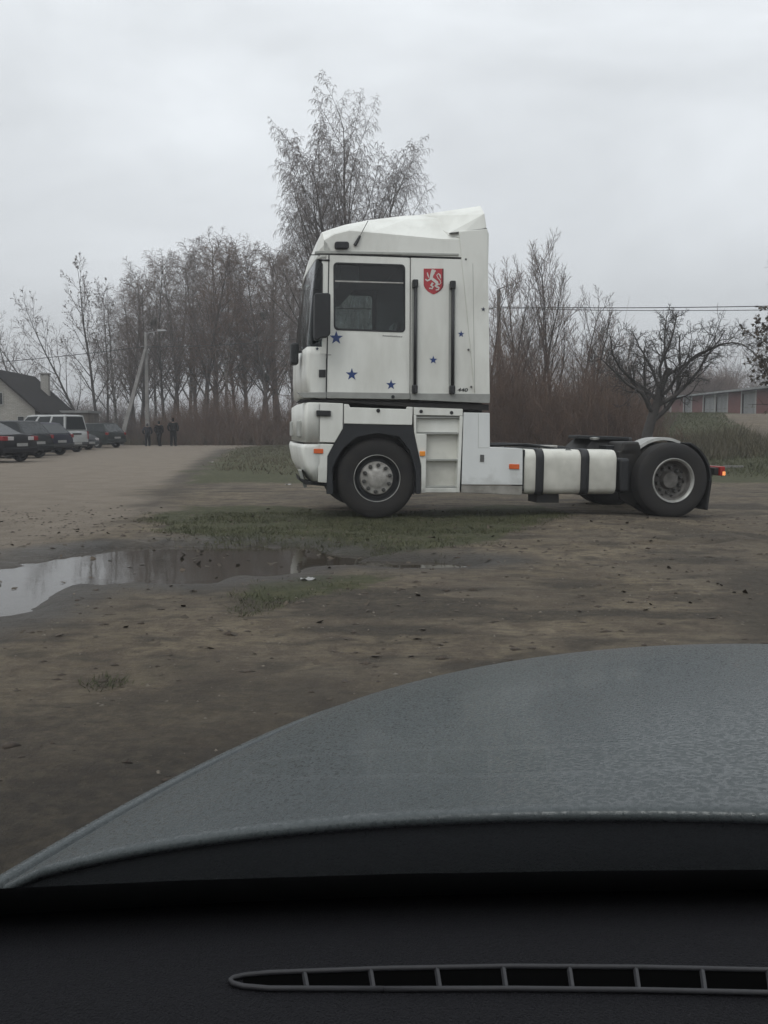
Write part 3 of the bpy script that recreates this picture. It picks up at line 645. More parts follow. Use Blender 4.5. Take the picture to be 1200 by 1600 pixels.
for pa, pb in ((838, 850.5), (908.5, 921.5)):
    xa, xb_ = T(pa, 740)[0], T(pb, 740)[0]; r1 = tanksec(xa, 1.035); r2 = tanksec(xb_, 1.035)
    MB().add(r1+r2, [(j, (j+1) % n_, n_+(j+1) % n_, n_+j) for j in range(n_)]).build('tank_strap', M['black'], tank, solid=.02, smooth=True)
q = T(893, 710.5); MB().lathe([(0, 0), (.05, 0), (.055, .02), (.05, .05)], 16).build('filler_cap', M['nut'], tank).matrix_local = Matrix.Translation((q[0], .10, zt1-.02)) @ Matrix.Rotation(R(-50), 4, 'X')
slab('tank_bracket', [(816.8, 702), (820.4, 703), (819.6, 766), (815.6, 768)], .05, .5, M['black'], bevel=0)
MB().box(T(845, 770)[0], T(880, 770)[0], .15, .5, zt0-.12, zt0+.02).build('tank_support', M['chassis'], truck)
# chassis rails, crossmembers, engine, axle, air tanks
zc1 = T(960, 700)[1]; xr1 = T(1118, 730)[0]
for y in (.82, 1.58):
    MB().box(xl+.4, xr1-.1, y, y+.08, zc1-.30, zc1-.02).build('chassis_rail', M['chassis'], truck, .01)
MB().box(-.6, 1.3, .9, 1.6, .42, zl-.2).box(1.25, 2.9, 1.05, 1.42, .45, .85).build('engine_block', M['chassis'], truck, .03)
for k in range(4):
    x = 1.75 + .5*k; MB().box(x, x+.12, .9, 1.58, zc1-.26, zc1-.06).build('crossmember', M['chassis'], truck)
MB().tube([(1.55, .75, zc1+.02), (1.9, .72, zc1+.03), (2.6, .74, zc1+.0), (3.2, .78, zc1-.06)], .022, 8).tube([(1.55, .65, zc1+.01), (2.2, .66, zc1+.03), (2.9, .66, zc1-.06)], .016, 8).build('air_line', M['black'], truck)
for xv in (1.62, 2.4): MB().box(xv, xv+.26, .66, .8, zc1-.05, zc1+.02).build('valve_box', M['steel'], truck, .01)
hubr = Vector((T(1053, 750)[0], 0, T(1053, 751)[1])); RWR = .515
MB().tube([(hubr.x, .5, hubr.z), (hubr.x, WID-.5, hubr.z)], .11, 12).build('rear_axle', M['chassis'], truck)
MB().tube([(0, .4, .5), (0, WID-.4, .48)], .07, 10).build('front_axle', M['chassis'], truck)
MB().box(hubr.x-.75, hubr.x-.55, .55, .8, .35, .95).box(hubr.x-.62, hubr.x+.62, .62, .72, hubr.z-.02, hubr.z+.1).lathe([(0, -.14), (.14, -.13), (.15, .1), (0, .12)], 14, (hubr.x-.42, .7, hubr.z+.18)).build('air_suspension', M['black'], truck, .01)
# fifth wheel
q0 = T(904, 680, .7); q1 = T(998, 683, .7); z5 = q0[1]
fw_ = MB().hull8([(q0[0]+.04, .82, z5-.05), (q1[0]-.1, .80, z5-.07), (q1[0]+.02, .95, z5-.08), (q1[0]+.1, 1.45, z5-.08), (q1[0], 1.62, z5-.07), (q0[0]+.20, 1.58, z5-.05)], [(q0[0]+.04, .82, z5+.0), (q1[0]-.1, .80, z5-.02), (q1[0]+.02, .95, z5-.03), (q1[0]+.1, 1.45, z5-.03), (q1[0], 1.62, z5-.02), (q0[0]+.20, 1.58, z5+.0)]).build('fifth_wheel', M['black'], truck, .01)
MB().hull8([(q0[0]+.15, .8, zc1-.05), (q1[0]+.05, .8, zc1-.05), (q1[0]+.05, 1.68, zc1-.05), (q0[0]+.15, 1.68, zc1-.05)], [(q0[0]+.3, .9, z5-.05), (q1[0]-.1, .9, z5-.05), (q1[0]-.1, 1.58, z5-.05), (q0[0]+.3, 1.58, z5-.05)]).build('coupling_mount', M['chassis'], fw_)
MB().lathe([(0, 0), (.06, 0), (.07, .03), (0, .04)], 14).build('grease_cap', M['rimedge'], fw_).matrix_local = Matrix.Translation((q0[0]+.25, .72, zc1+.10)) @ Matrix.Rotation(R(90), 4, 'X')
slab('valve_cover', [(975, 690), (1000, 690), (1000, 712), (966, 712)], .3, .8, M['chassis'], bevel=.03)
slab('splash_guard', [(966, 706), (1000, 694), (1010, 760), (990, 792), (968, 780)], .30, .36, M['chassis'], bevel=.01)
slab('air_tank', [(968, 716), (985, 716), (985, 770), (968, 770)], .12, .55, M['black'], bevel=.04)
# wheels
def tyre_bm(c, r, w, y):
    prof = [(.295, y+.03), (.31, y+.012), (.36, y+.0), (r*.86, y-.004), (r*.94, y+.012), (r*.985, y+.03)]
    for k in range(5):
        yy = y+.04 + (w-.08)*k/5; g = (w-.08)/5
        prof += [(r, yy+.004), (r, yy+g*.72), (r-.014, yy+g*.76), (r-.014, yy+g*.98)]
    prof += [(r, y+w-.04), (r*.98, y+w-.025), (r*.86, y+w), (.33, y+w)]
    return MB().lathe(prof, 56, c)
def wheel(c, r, y, w, front_):
    if front_:
        prof = [(.0, y+.015), (.105, y+.015), (.125, y+.028), (.135, y+.034), (.205, y+.034), (.215, y+.045), (.218, y+.09), (.25, y+.10), (.275, y+.06), (.292, y+.018), (.302, y+.014), (.306, y+.03)]
        wh = MB().lathe([(a, b) for a, b in prof[:7]], 48, c).build('wheel', M['steel'], truck, smooth=True)
        MB().lathe(prof[6:], 48, c).build('rim', M['black'], wh, smooth=True)
        MB().lathe([(.296, y+.012), (.301, y+.006), (.306, y+.012)], 56, c).build('rim_edge', M['rimedge'], wh, smooth=True)
    else:
        prof = [(.0, y+.09), (.105, y+.09), (.118, y+.13), (.125, y+.165), (.205, y+.165), (.225, y+.155), (.25, y+.12)]
        wh = MB().lathe(prof, 48, c).build('wheel', M['dullsteel'], truck, smooth=True)
        MB().lathe([(.25, y+.12), (.256, y+.06), (.265, y+.045), (.272, y+.04)], 48, c).build('rim', M['dullsteel'], wh, smooth=True)
        MB().lathe([(.270, y+.042), (.278, y+.02), (.287, y+.012), (.296, y+.0), (.303, y+.0), (.306, y+.02)], 56, c).build('rim_edge', M['rimedge'], wh, smooth=True)
    e = wh.modifiers.new('edge', 'EDGE_SPLIT'); e.split_angle = R(45)
    ty = tyre_bm(c, r, w, y).build('tyre', M['rubber'], wh, smooth=True); e = ty.modifiers.new('edge', 'EDGE_SPLIT'); e.split_angle = R(35)
    yn = y+.034 if front_ else y+.165; rn = .172; me = None
    for k in range(10):
        a = 2*math.pi*(k+.35)/10
        if me is None:
            nb = MB().lathe([(0, -.046), (.016, -.046), (.025, -.034), (.027, 0)], 8); o = nb.build('wheel_nut', M['nut'], wh, smooth=False); me = o.data
        else: o = bpy.data.objects.new('wheel_nut', me); C.objects.link(o); o.parent = wh
        o.location = (c[0]+rn*math.cos(a), yn, c[2]+rn*math.sin(a))
    if not front_:
        hm = None
        for k in range(10):
            a = 2*math.pi*(k+.85)/10
            h = MB().lathe([(0, -.002), (.022, -.002), (.024, .006)], 10).build('hand_hole', M['chassis'], wh); h.location = (c[0]+.228*math.cos(a), y+.146, c[2]+.228*math.sin(a))
    return wh
wheel((0, 0, .51), .515, .06, .30, True)
wheel((hubr.x, 0, hubr.z), RWR, .0, .28, False)
for c, y in (((0, 0, .50), WID-.36), ((hubr.x, 0, hubr.z), .32), ((hubr.x, 0, hubr.z), WID-.62), ((hubr.x, 0, hubr.z), WID-.30)):
    wh = MB().lathe([(0, y+.1), (.2, y+.1), (.25, y+.06), (.30, y+.03)], 32, c).build('wheel', M['dullsteel'], truck, smooth=True)
    tyre_bm(c, .51, .28, y).build('tyre', M['rubber'], wh, smooth=True)
# mudguards and flaps
for y0_, y1_ in ((.02, .68), (WID-.68, WID-.02)):
    MB().lathe([(.545, y0_), (.57, y0_), (.575, y0_+.02), (.575, y1_)], 26, (hubr.x, 0, hubr.z), R(-4), R(64)).build('mudguard', M['black'], truck, solid=.012)
    MB().lathe([(.545, y0_+.30), (.585, y0_+.31), (.585, y1_)], 26, (hubr.x, 0, hubr.z), R(64), R(150)).build('mudguard', M['rimedge'] if y0_ < 1 else M['black'], truck, solid=.012)  # pale metal on the near guard paints the sky's reflection along its top
    MB().hull8([(hubr.x+.545, y0_, hubr.z-.0), (hubr.x+.575, y0_, hubr.z), (hubr.x+.575, y1_, hubr.z), (hubr.x+.545, y1_, hubr.z)], [(hubr.x+.50, y0_, hubr.z-.40), (hubr.x+.53, y0_, hubr.z-.41), (hubr.x+.53, y1_, hubr.z-.41), (hubr.x+.50, y1_, hubr.z-.40)]).build('mudflap', M['rubber'], truck)
q = T(1122, 736, .25); tl = MB().box(q[0]-.05, q[0]+.03, .12, .48, q[1]-.06, q[1]+.07).build('tail_light', M['red'], truck, .012)
MB().box(q[0]-.01, q[0]+.036, .115, .20, q[1]-.055, q[1]+.0).build('lamp_lens', M['lit'], tl, .006)
MB().box(q[0]-.05, q[0]+.03, WID-.48, WID-.12, q[1]-.06, q[1]+.07).build('tail_light', M['red'], truck, .012)
MB().box(q[0]-.12, q[0]-.05, .15, WID-.15, q[1]-.05, q[1]+.05).build('rear_beam', M['chassis'], truck, .01)
# ------------------------------------------------------------------ the car the photograph is taken from
M['carpaint'] = mat('grey_green_car_paint', (.076, .089, .091), (.058, .070, .072), rough=.36, metal=.2, scale=420, bump=.03, bscale=700, spec=.45, coat=.1, lo=.40, hi=.60)
t = M['carpaint'].node_tree; dn = t.nodes.new('ShaderNodeTexNoise'); dn.inputs['Scale'].default_value = 230; dn.inputs['Detail'].default_value = 2; dc = t.nodes.new('ShaderNodeTexCoord'); t.links.new(dc.outputs['Object'], dn.inputs[0])
dr = t.nodes.new('ShaderNodeMapRange'); dr.inputs[1].default_value = .42; dr.inputs[2].default_value = .60; dr.inputs[3].default_value = .24; dr.inputs[4].default_value = .62   # fine rain film
t.links.new(dn.outputs[0], dr.inputs[0]); t.links.new(dr.outputs[0], t.nodes['Principled BSDF'].inputs['Roughness'])
db = t.nodes.new('ShaderNodeBump'); db.inputs['Strength'].default_value = .03; db.inputs['Distance'].default_value = .004; t.links.new(dn.outputs[0], db.inputs['Height']); t.links.new(db.outputs[0], t.nodes['Principled BSDF'].inputs['Normal'])
M['dash'] = mat('dashboard_grain', (.020, .020, .0235), (.011, .011, .0135), rough=.7, spec=.15, scale=700, bump=.8, bscale=900, lo=.3, hi=.7)
M['ventrim'] = mat('vent_rim_plastic', (.022, .022, .025), (.017, .017, .019), rough=.5, spec=.4, scale=300)
M['cowl'] = mat('cowl_plastic', (.011, .0125, .0135), (.008, .009, .010), rough=.8, scale=300, bump=.5, bscale=500, spec=.08)
M['ownscreen'] = glass_mat('own_windscreen_glass', (.93, .94, .945), 1.0, ior=1.75, dirt=.008)
M['trim'] = mat('interior_trim', (.035, .035, .037), rough=.8)
CYAW = R(18); CU, V0, Z0, K1, K2, K3, K4, CBW = .353, .477, .9614, .0542, .080, .193, .020, .013
car = thing('car', 'grey green car with wet hood and dark dashboard in the foreground', 'car', (CU, .2, 0), (0, 0, -CYAW))
CM = Matrix.Translation((CU, .2, 0)) @ Matrix.Rotation(-CYAW, 4, 'Z'); CMI = CM.inverted()
def cw(p): return CMI @ Vector(p)
def hood(u, t):
    x = CU + u*math.cos(CYAW) + (V0 - CBW*u*u + t)*math.sin(CYAW); y = -u*math.sin(CYAW) + (V0 - CBW*u*u + t)*math.cos(CYAW)
    z = Z0 - K1*t - K2*t*t - K3*u*u - K4*(abs(u)/.936)**8
    z -= .9*max(0, t-1.12)**2
    return cw((x, y, z))
UU = [-.865 + 1.73*i/44 for i in range(45)]
rows = []
for t, dz in [(.004, -.012), (-.0035, -.0075), (-.004, -.005), (-.003, -.0022), (-.001, -.0006), (.002, 0), (.008, 0)] + [(.03+1.32*k/40, 0) for k in range(41)]:
    rows.append([hood(u, t) + Vector((0, 0, dz - (.006 if abs(u) > .86 else 0))) for u in UU])
MB().grid(rows).build('hood', M['carpaint'], car, smooth=True)
for s in (-1, 1):
    rows = []
    for k in range(42):
        t = -.16 + 1.46*k/41; r_ = []
        for j, (du, dz) in enumerate(((.871, -.02), (.871, -.004), (.89, .0), (.915, -.012), (.935, -.035), (.95, -.09), (.955, -.20), (.95, -.36))):
            p = hood(s*.871, t); q = hood(s*du, t)
            base = hood(s*min(du, .935), t); r_.append(Vector((q.x, q.y, base.z + dz)))
        rows.append(r_)
    MB().grid(rows).build('fender', M['carpaint'], car, smooth=True)
# front end
rows = []
pr = [hood(u, 1.35) for u in UU]
for f, d in ((0, 0), (.02, .06), (.05, .2), (.03, .42), (-.05, .55)):
    rows.append([p + Vector((0, f, -d)) for p in pr])
MB().grid(rows).build('front_bumper', M['carpaint'], car, smooth=True)
# windscreen base curve, glass, frit band
BP = [(-620, 1476), (-300, 1452), (0, 1434), (300, 1418), (600, 1406), (900, 1399), (1200, 1395), (1700, 1396), (2400, 1412), (3000, 1440)]
def dense(P, n=6):
    out = []
    for i in range(len(P)-1):
        for k in range(n): out.append(tuple(P[i][j]+(P[i+1][j]-P[i][j])*k/n for j in range(2)))
    return out+[P[-1]]
base = [at_z(px, py, .915) for px, py in dense(BP)]
gd = Vector((.06, -.809, .588)).normalized()
def gp(p, s):
    al = R(max(33, min(44, 40.8-6.8*(p.x+.08)))); gd = Vector((.06, -math.cos(al), math.sin(al)))
    return cw(p + gd*s + Vector((0, -.06*s*s*.3, -.05*s*s*.3)))
MB().grid([[gp(p, s) for p in base] for s in (-.02, .1, .25, .4, .6, .8, .95)]).build('windscreen', M['ownscreen'], car, smooth=True)
off = Vector((0, .002, .003))
MB().grid([[gp(p, s) + off for p in base] for s in (-.03, .02, .05)]).build('black_border', M['black'], car, smooth=True)
# cowl between hood and glass
hr = [hood(u, -.004) for u in UU]
MB().grid([[p + Vector((0, .012, -.009)) for p in hr], [p + Vector((0, -.006, -.016)) for p in hr], [p + Vector((0, -.03, -.034)) for p in hr], [p + Vector((0, -.12, -.06)) for p in hr]]).build('cowl_panel', M['cowl'], car, smooth=True)
# dashboard
rows = []
for dy, z in ((-26, .905), (2, .915), (22, .923), (60, .930), (110, .932), (150, .932), (200, .931), (300, .926), (480, .90), (700, .80)):
    rows.append([cw(at_z(px, py + dy, z)) for px, py in dense(BP)])
MB().grid(rows).build('dashboard', M['dash'], car, smooth=True)
# defroster vent
def vl(P, z): return [cw(at_z(px, py, z)) for px, py in P]
topl = [(380, 1524), (420, 1520), (600, 1513.5), (800, 1510), (1000, 1511.5), (1200, 1516), (1500, 1529), (1900, 1556), (2300, 1590)]
botl = [(380, 1541), (420, 1544.5), (600, 1545.5), (800, 1545), (1000, 1547), (1200, 1551.5), (1500, 1566), (1900, 1595), (2300, 1628)]
vent = MB().tube(vl([(600, 1545.3)]+[(420, 1544.5), (380, 1541), (364, 1536.5), (359, 1532), (364, 1528), (380, 1524)]+topl[1:], .9332), .0013, 6).tube(vl(botl[2:], .9332), .0013, 6).build('vent_rim', M['ventrim'], car, smooth=True)
MB().grid([vl(topl, .9326), vl(botl, .9326)]).build('vent_slot', mat('vent_dark', (.003, .003, .003), rough=1, spec=0), vent)  # flat sheet; its black colour paints the shade inside the slot
for k in range(18):
    x = 477 + 103.6*k
    yt = np.interp(x, [p[0] for p in topl], [p[1] for p in topl]); yb = np.interp(x, [p[0] for p in botl], [p[1] for p in botl])
    a = cw(at_z(x-2, yt, .9328)); b = cw(at_z(x+3, yb, .9328)); MB().tube([a, b], .0013, 5).build('vent_divider', M['ventrim'], vent)
# pillars, roof, doors, seats: the rest of the car around the camera
L0, L1 = base[0], base[-1]
for p in (L0, L1):
    MB().tube([gp(p, -.05), gp(p, .3), gp(p, .6), gp(p, .97)], [.045, .04, .035, .04], 8).build('windscreen_pillar', M['carpaint'], car, smooth=True)
hl = [gp(p, .94) for p in base[::6]]
MB().grid([[p + Vector((0, -d, z)) for p in hl] for d, z in ((0, -.005), (.25, .05), (.8, .09), (1.5, .06), (2.0, -.05))]).build('roof', M['carpaint'], car, smooth=True, solid=.03)
MB().grid([[p + Vector((0, -d-.01, z-.05)) for p in hl] for d, z in ((0.02, 0), (.25, .05), (.8, .09), (1.5, .06), (1.95, -.05))]).build('headliner', M['trim'], car, smooth=True)
for s in (-1, 1):
    MB().box(s*.90-.03, s*.90+.03, -2.0, .17, .30, .86).build('side_door', M['carpaint'], car, .02)
MB().box(-.9, .9, -2.2, 1.2, .22, .30).build('floor_pan', M['trim'], car)
MB().box(-.9, .9, -2.25, -2.15, .3, 1.30).build('tailgate', M['carpaint'], car, .05)
for s in (-1, 1):
    for v in (1.0, -1.55):
        wh = MB().lathe([(0, .0), (.20, .0), (.22, -.02)], 24).build('wheel', M['steel'], car, smooth=True)
        ty = MB().lathe([(.21, -.02), (.24, -.03), (.31, -.02), (.325, .02), (.325, .16), (.31, .19), (.22, .19)], 32).build('tyre', M['rubber'], wh, smooth=True)
        wh.location = (s*.90, v, .325); wh.rotation_euler = (0, 0, R(90 if s < 0 else -90) + math.pi)
# ------------------------------------------------------------------ trees
M['bark'] = mat('grey_bark', (.085, .075, .066), (.045, .040, .036), rough=.9, scale=5, stretch=(1, 1, .3))
M['birchbark'] = mat('birch_bark', (.25, .24, .22), (.07, .062, .055), rough=.9, scale=2.5, stretch=(1, 1, 1.6), lo=.42, hi=.6)
M['birchtwig'] = mat('birch_twig', (.16, .135, .122), (.115, .096, .088), rough=.9, scale=1)
M['twig'] = mat('twig_bark', (.130, .101, .086), (.094, .072, .062), rough=.9, scale=1)
M['redtwig'] = mat('reddish_twig_bark', (.145, .090, .062), (.095, .061, .044), rough=.9, scale=1)
M['drystalk'] = mat('dry_stalk', (.17, .125, .085), (.11, .08, .055), rough=.9, scale=1)
M['darkbark'] = mat('dark_bark', (.055, .049, .044), (.034, .030, .027), rough=.9, scale=6)
M['deadleaf'] = mat('withered_leaf', (.075, .055, .036), (.042, .033, .022), rough=.8, scale=3)
M['mistletoe'] = mat('mistletoe_green', (.040, .043, .024), (.025, .028, .016), rough=.8)
def segmesh(name, S, m, parent, sides=3):
    A = np.array([s[0] for s in S], float); B = np.array([s[1] for s in S], float); ra = np.array([s[2] for s in S]); rb = np.array([s[3] for s in S])
    d = B-A; L = np.linalg.norm(d, axis=1, keepdims=True); d = d/np.maximum(L, 1e-9); A = A - d*ra[:, None]*.4
    ref = np.where(np.abs(d[:, 2:3]) > .9, [[1., 0, 0]], [[0., 0, 1]]); u = np.cross(d, ref); u /= np.linalg.norm(u, axis=1, keepdims=True); v = np.cross(d, u)
    n = len(S); V = np.empty((n, 2*sides, 3))
    for k in range(sides):
        a = 2*math.pi*k/sides; o = u*math.cos(a)+v*math.sin(a); V[:, k] = A+o*ra[:, None]; V[:, sides+k] = B+o*rb[:, None]
    b = (np.arange(n)*2*sides)[:, None]
    F = np.concatenate([b + np.array([[k, (k+1) % sides, sides+(k+1) % sides, sides+k]]) for k in range(sides)])
    return np_mesh(name, V.reshape(-1, 3), F, m, parent)
def leafmesh(name, P, size, m, parent, rng):
    P = np.array(P); n = len(P); d = rng.normal(size=(n, 3)); d /= np.linalg.norm(d, axis=1, keepdims=True); e = np.cross(d, rng.normal(size=(n, 3))); e /= np.linalg.norm(e, axis=1, keepdims=True)
    s = size*(.6+.8*rng.random((n, 1))); V = np.stack([P, P+d*s*.5+e*s*.35, P+d*s, P+d*s*.5-e*s*.35], 1).reshape(-1, 3)
    return np_mesh(name, V, np.arange(4*n).reshape(-1, 4), m, parent)
class Grow:
    """p: per level dicts - n segments, wob wobble, trop vertical pull, kids number of children, ang child angle, ratio child length, start, rr child radius"""
    def __init__(s, seed, P, split=2): s.rg = np.random.default_rng(seed); s.P = P; s.trunk = []; s.twig = []; s.tips = []; s.split = split
    def go(s, p, d, L, r, lev):
        q = s.P[lev]; n = q['n']; rg = s.rg; h = L/n; pts = [np.array(p)]; ds = []; tap = q.get('taper', .85)
        W = rg.normal(size=(n, 3))*q['wob']; cur = np.array(d, float)
        out = s.trunk if lev < s.split else s.twig
        for i in range(n):
            cur = cur + W[i]; cur[2] += q['trop']*(1 if 'tgrow' not in q else (i/n)*q['tgrow']); cur /= math.sqrt(cur @ cur); ds.append(cur)
            b = pts[-1]+cur*h; out.append((pts[-1], b, r*(1-tap*i/n), r*(1-tap*(i+1)/n))); pts.append(b)
        if lev+1 >= len(s.P): s.tips.append(pts[-1]); return
        K = q['kids']; c = s.P[lev+1]; ph = rg.random()*6.28
        for k in range(K):
            t = q['start'] + (1-q['start'])*(k+rg.random())/K; t = min(t, .995); i = int(t*n); f = t*n-i
            pos = pts[i]+(pts[i+1]-pts[i])*f; dd = ds[i]
            ph += 2.4 + rg.normal()*.4; a = q['ang']*(.75+.5*rg.random())
            x = np.cross(dd, [0, 0, 1.] if abs(dd[2]) < .95 else [1., 0, 0]); x /= math.sqrt(x @ x); y = np.cross(dd, x)
            nd = dd*math.cos(a) + (x*math.cos(ph)+y*math.sin(ph))*math.sin(a)
            env = q['env'](t) if 'env' in q else (1-.6*t)
            cl = L*q['ratio']*env*(.75+.5*rg.random())
            s.go(pos, nd, cl, max(q.get('rmin', .004), r*(1-tap*t)*q['rr']), lev+1)
def tree(name, label, loc, H, P, seed, r0, bark, twig, group=None, lean=(0, 0, 1), rot=0, split=2, leaves=0, leafsize=.06, sides=6, stems=None):
    g = Grow(seed, P, split)
    for ln, hk in (stems or [(lean, 1)]):
        d = np.array(ln, float); d /= np.linalg.norm(d); g.go((0, 0, -.15), d, H*hk, r0*(.6+.4*hk), 0)
    t_ = thing(name, label, 'tree', loc, (0, 0, rot), group)
    segmesh('trunk', g.trunk, bark, t_, sides); segmesh('crown', g.twig, twig, t_)
    if leaves:
        rg = np.random.default_rng(seed+9); ti = rg.integers(0, len(g.twig), leaves); f = rg.random((leaves, 1))
        A = np.array([g.twig[i][0] for i in ti]); B = np.array([g.twig[i][1] for i in ti]); lf = leafmesh('foliage', A+(B-A)*f, leafsize, M['deadleaf'], t_, rg); tag(lf, kind='stuff')
    return t_
def ground_at(px, D, dz=0):
    x = (px-600)/FPX*D*1.003; return (x, D, zg(x, D)+dz)
def h_for(py, D): return EYE.z + (at_d(600, py, D).z-EYE.z)
WEEP = [dict(n=14, wob=.035, trop=.035, kids=28, start=.12, ang=.52, ratio=.52, rr=.50, rmin=.018, taper=.93, env=lambda t: (1.15-.85*t)*min(1, .6+1.8*t)),
        dict(n=10, wob=.08, trop=.06, kids=14, start=.06, ang=.70, ratio=.36, rr=.42, rmin=.011, taper=.9, env=lambda t: 1.15-.75*t),
        dict(n=6, wob=.12, trop=-.04, kids=7, start=.08, ang=.70, ratio=.60, rr=.65, rmin=.0078),
        dict(n=5, wob=.09, trop=-.34, kids=3, start=.12, ang=.45, ratio=.85, rr=.8, rmin=.0065, taper=.45),
        dict(n=3, wob=.07, trop=-.55, taper=.45)]
D = 50
big = tree('weeping_birch_tree', 'tall weeping birch rising bare behind the truck cab', ground_at(544, D), h_for(112, D)*.855, WEEP, 5, .24, M['bark'], M['birchtwig'], rot=1.2, sides=7,
           stems=[((.03, 0, 1), 1), ((-.25, .06, 1), .88), ((.21, -.05, 1), .92), ((-.06, .2, 1), .86)])
# left grove of bare birches and aspens: six grown individuals, the rest copies of them
BIRCH = [dict(n=14, wob=.03, trop=.03, kids=32, start=.22, ang=.58, ratio=.38, rr=.40, rmin=.016, taper=.9, env=lambda t: 1.15-.85*t),
         dict(n=6, wob=.09, trop=.06, kids=10, start=.15, ang=.6, ratio=.5, rr=.5, rmin=.011),
         dict(n=5, wob=.11, trop=-.10, kids=7, start=.15, ang=.6, ratio=.7, rr=.7, rmin=.0075, taper=.5),
         dict(n=4, wob=.10, trop=-.30, taper=.5)]
protos = []
GL = 'bare birches of the grove left of the truck'
spots = [(186, 66, 470, 'leftmost bare birch of the grove, beside the slanting pole strut'), (206, 72, 440, 'bare birch just left of the concrete pole'), (222, 69, 452, 'bare birch directly behind the concrete pole'),
         (246, 75, 418, 'bare birch between the concrete pole and the three people'), (262, 68, 405, 'twiggy bare birch above the right-hand pair of people'), (284, 73, 402, 'bare birch just right of the three people'), (300, 78, 396, 'slim bare birch in the middle of the grove'),
         (318, 70, 388, 'tall bare birch in the middle of the grove'), (335, 76, 380, 'tallest bare birch of the grove'), (352, 69, 386, 'tall weeping birch just right of the grove top'), (372, 74, 402, 'bare birch above the reddish thicket'),
         (392, 71, 396, 'bare birch carrying the upper dark mistletoe ball'), (408, 78, 410, 'thin bare birch near the truck end of the grove'), (424, 69, 400, 'bare birch with mistletoe low on it near the cab'), (440, 74, 396, 'bare birch just left of the cab windscreen'), (462, 72, 402, 'bare birch half hidden by the cab front'), (478, 78, 420, 'bare birch hidden behind the cab front'),
         (214, 82, 450, 'farther bare birch seen between pole and strut'), (236, 84, 425, 'farther bare birch seen above the pole lamp'), (272, 85, 410, 'farther bare birch behind the right-hand person'), (309, 86, 405, 'farther slim birch deep in the middle of the grove'), (344, 84, 392, 'farther birch behind the tallest one of the grove'), (382, 87, 408, 'farther birch deep behind the mistletoe birches'), (432, 85, 405, 'farther birch deep behind the ones by the cab')]
for i, (px, D, py, lb) in enumerate(spots):
    loc = ground_at(px, D); H = h_for(py, D)*.98
    if i < 6:
        o = tree('birch_tree', lb, loc, H, BIRCH, 40+i, .15+.015*(i % 3), M['bark'] if i % 3 else M['birchbark'], M['redtwig'] if i % 2 else M['twig'], GL, (.10*math.sin(i*2.1), 0, 1), i*1.1); protos.append((o, H))
    else:
        p, H0 = protos[i % 6]; o = copy_tree(p); o.location = loc; s = H/H0; o.scale = (s*(.95+.3*((i*37) % 10)/10),)*2 + (s,); o.rotation_euler = (.07*math.sin(i*2.7), .09*math.sin(i*1.9+1), i*1.7+.4); o['label'] = lb
# multi-stemmed tree with last leaves on the left, and leaning stems by the house
ASP = [dict(n=10, wob=.05, trop=.03, kids=18, start=.22, ang=.60, ratio=.42, rr=.45, rmin=.015, taper=.9, env=lambda t: 1.1-.8*t),
       dict(n=7, wob=.10, trop=.06, kids=8, start=.2, ang=.6, ratio=.45, rr=.5, rmin=.011),
       dict(n=4, wob=.13, trop=.02, kids=5, start=.2, ang=.7, ratio=.6, rr=.7, rmin=.009, taper=.5), dict(n=3, wob=.15, trop=0., taper=.5)]
tree('aspen_tree', 'leafy-tipped tree with spreading stems left of the slanting pole strut', ground_at(158, 63), h_for(418, 63), ASP, 71, .14, M['darkbark'], M['twig'], None, (-.10, 0, 1), 0, leaves=800, leafsize=.10)
tree('aspen_tree', 'thin tree leaning left beside the aspen with withered leaves', ground_at(148, 65), h_for(470, 65)*1.08, ASP, 72, .12, M['darkbark'], M['twig'], None, (-.42, 0, 1), 0, leaves=350, leafsize=.10)
tree('leaning_tree', 'thin bare tree leaning left over the house roof', ground_at(112, 67), h_for(500, 67)*1.12, ASP, 73, .12, M['darkbark'], M['twig'], None, (-.62, 0, 1), 0, leaves=120, leafsize=.12)
tree('leaning_tree', 'bare tree leaning left behind the house chimney', ground_at(60, 72), h_for(490, 72)*1.05, ASP, 74, .12, M['darkbark'], M['twig'], None, (-.45, 0, 1), 0)
tree('slender_tree', 'slender tree with few leaves between aspen and grove', ground_at(172, 70), h_for(455, 70), ASP, 75, .12, M['darkbark'], M['twig'], None, (.03, 0, 1), 0, leaves=250, leafsize=.13)
# right group of upright willows behind the chassis
WIL = [dict(n=10, wob=.05, trop=.05, kids=20, start=.12, ang=.48, ratio=.45, rr=.5, rmin=.013, taper=.9, env=lambda t: 1.15-.8*t),
       dict(n=7, wob=.08, trop=.09, kids=8, start=.2, ang=.5, ratio=.5, rr=.5, rmin=.009),
       dict(n=5, wob=.10, trop=.07, kids=5, start=.2, ang=.5, ratio=.6, rr=.7, rmin=.007, taper=.5), dict(n=3, wob=.12, trop=.04, taper=.5)]
wsp = [(782, 43, 428, 'bare willow right beside the cab rear edge'), (806, 47, 436, 'slim bare willow around the street lamp arm'), (826, 41, 448, 'bare willow second right of the street lamp'), (852, 44, 420, 'bare upright tree left of the tallest one behind the fuel tank'),
       (868, 42, 398, 'tallest bare tree behind the fuel tank'), (890, 45, 470, 'low bushy willow right of the tallest tree'), (912, 42, 500, 'bushy willow behind the fifth wheel, left side'), (938, 44, 520, 'low bushy willow behind the fifth wheel'), (962, 41, 535, 'shrubby willow left of the old apple tree'), (760, 44, 450, 'bare willow mostly hidden by the cab rear'), (795, 40, 500, 'short many-stemmed willow low beside the cab')]
wp = []
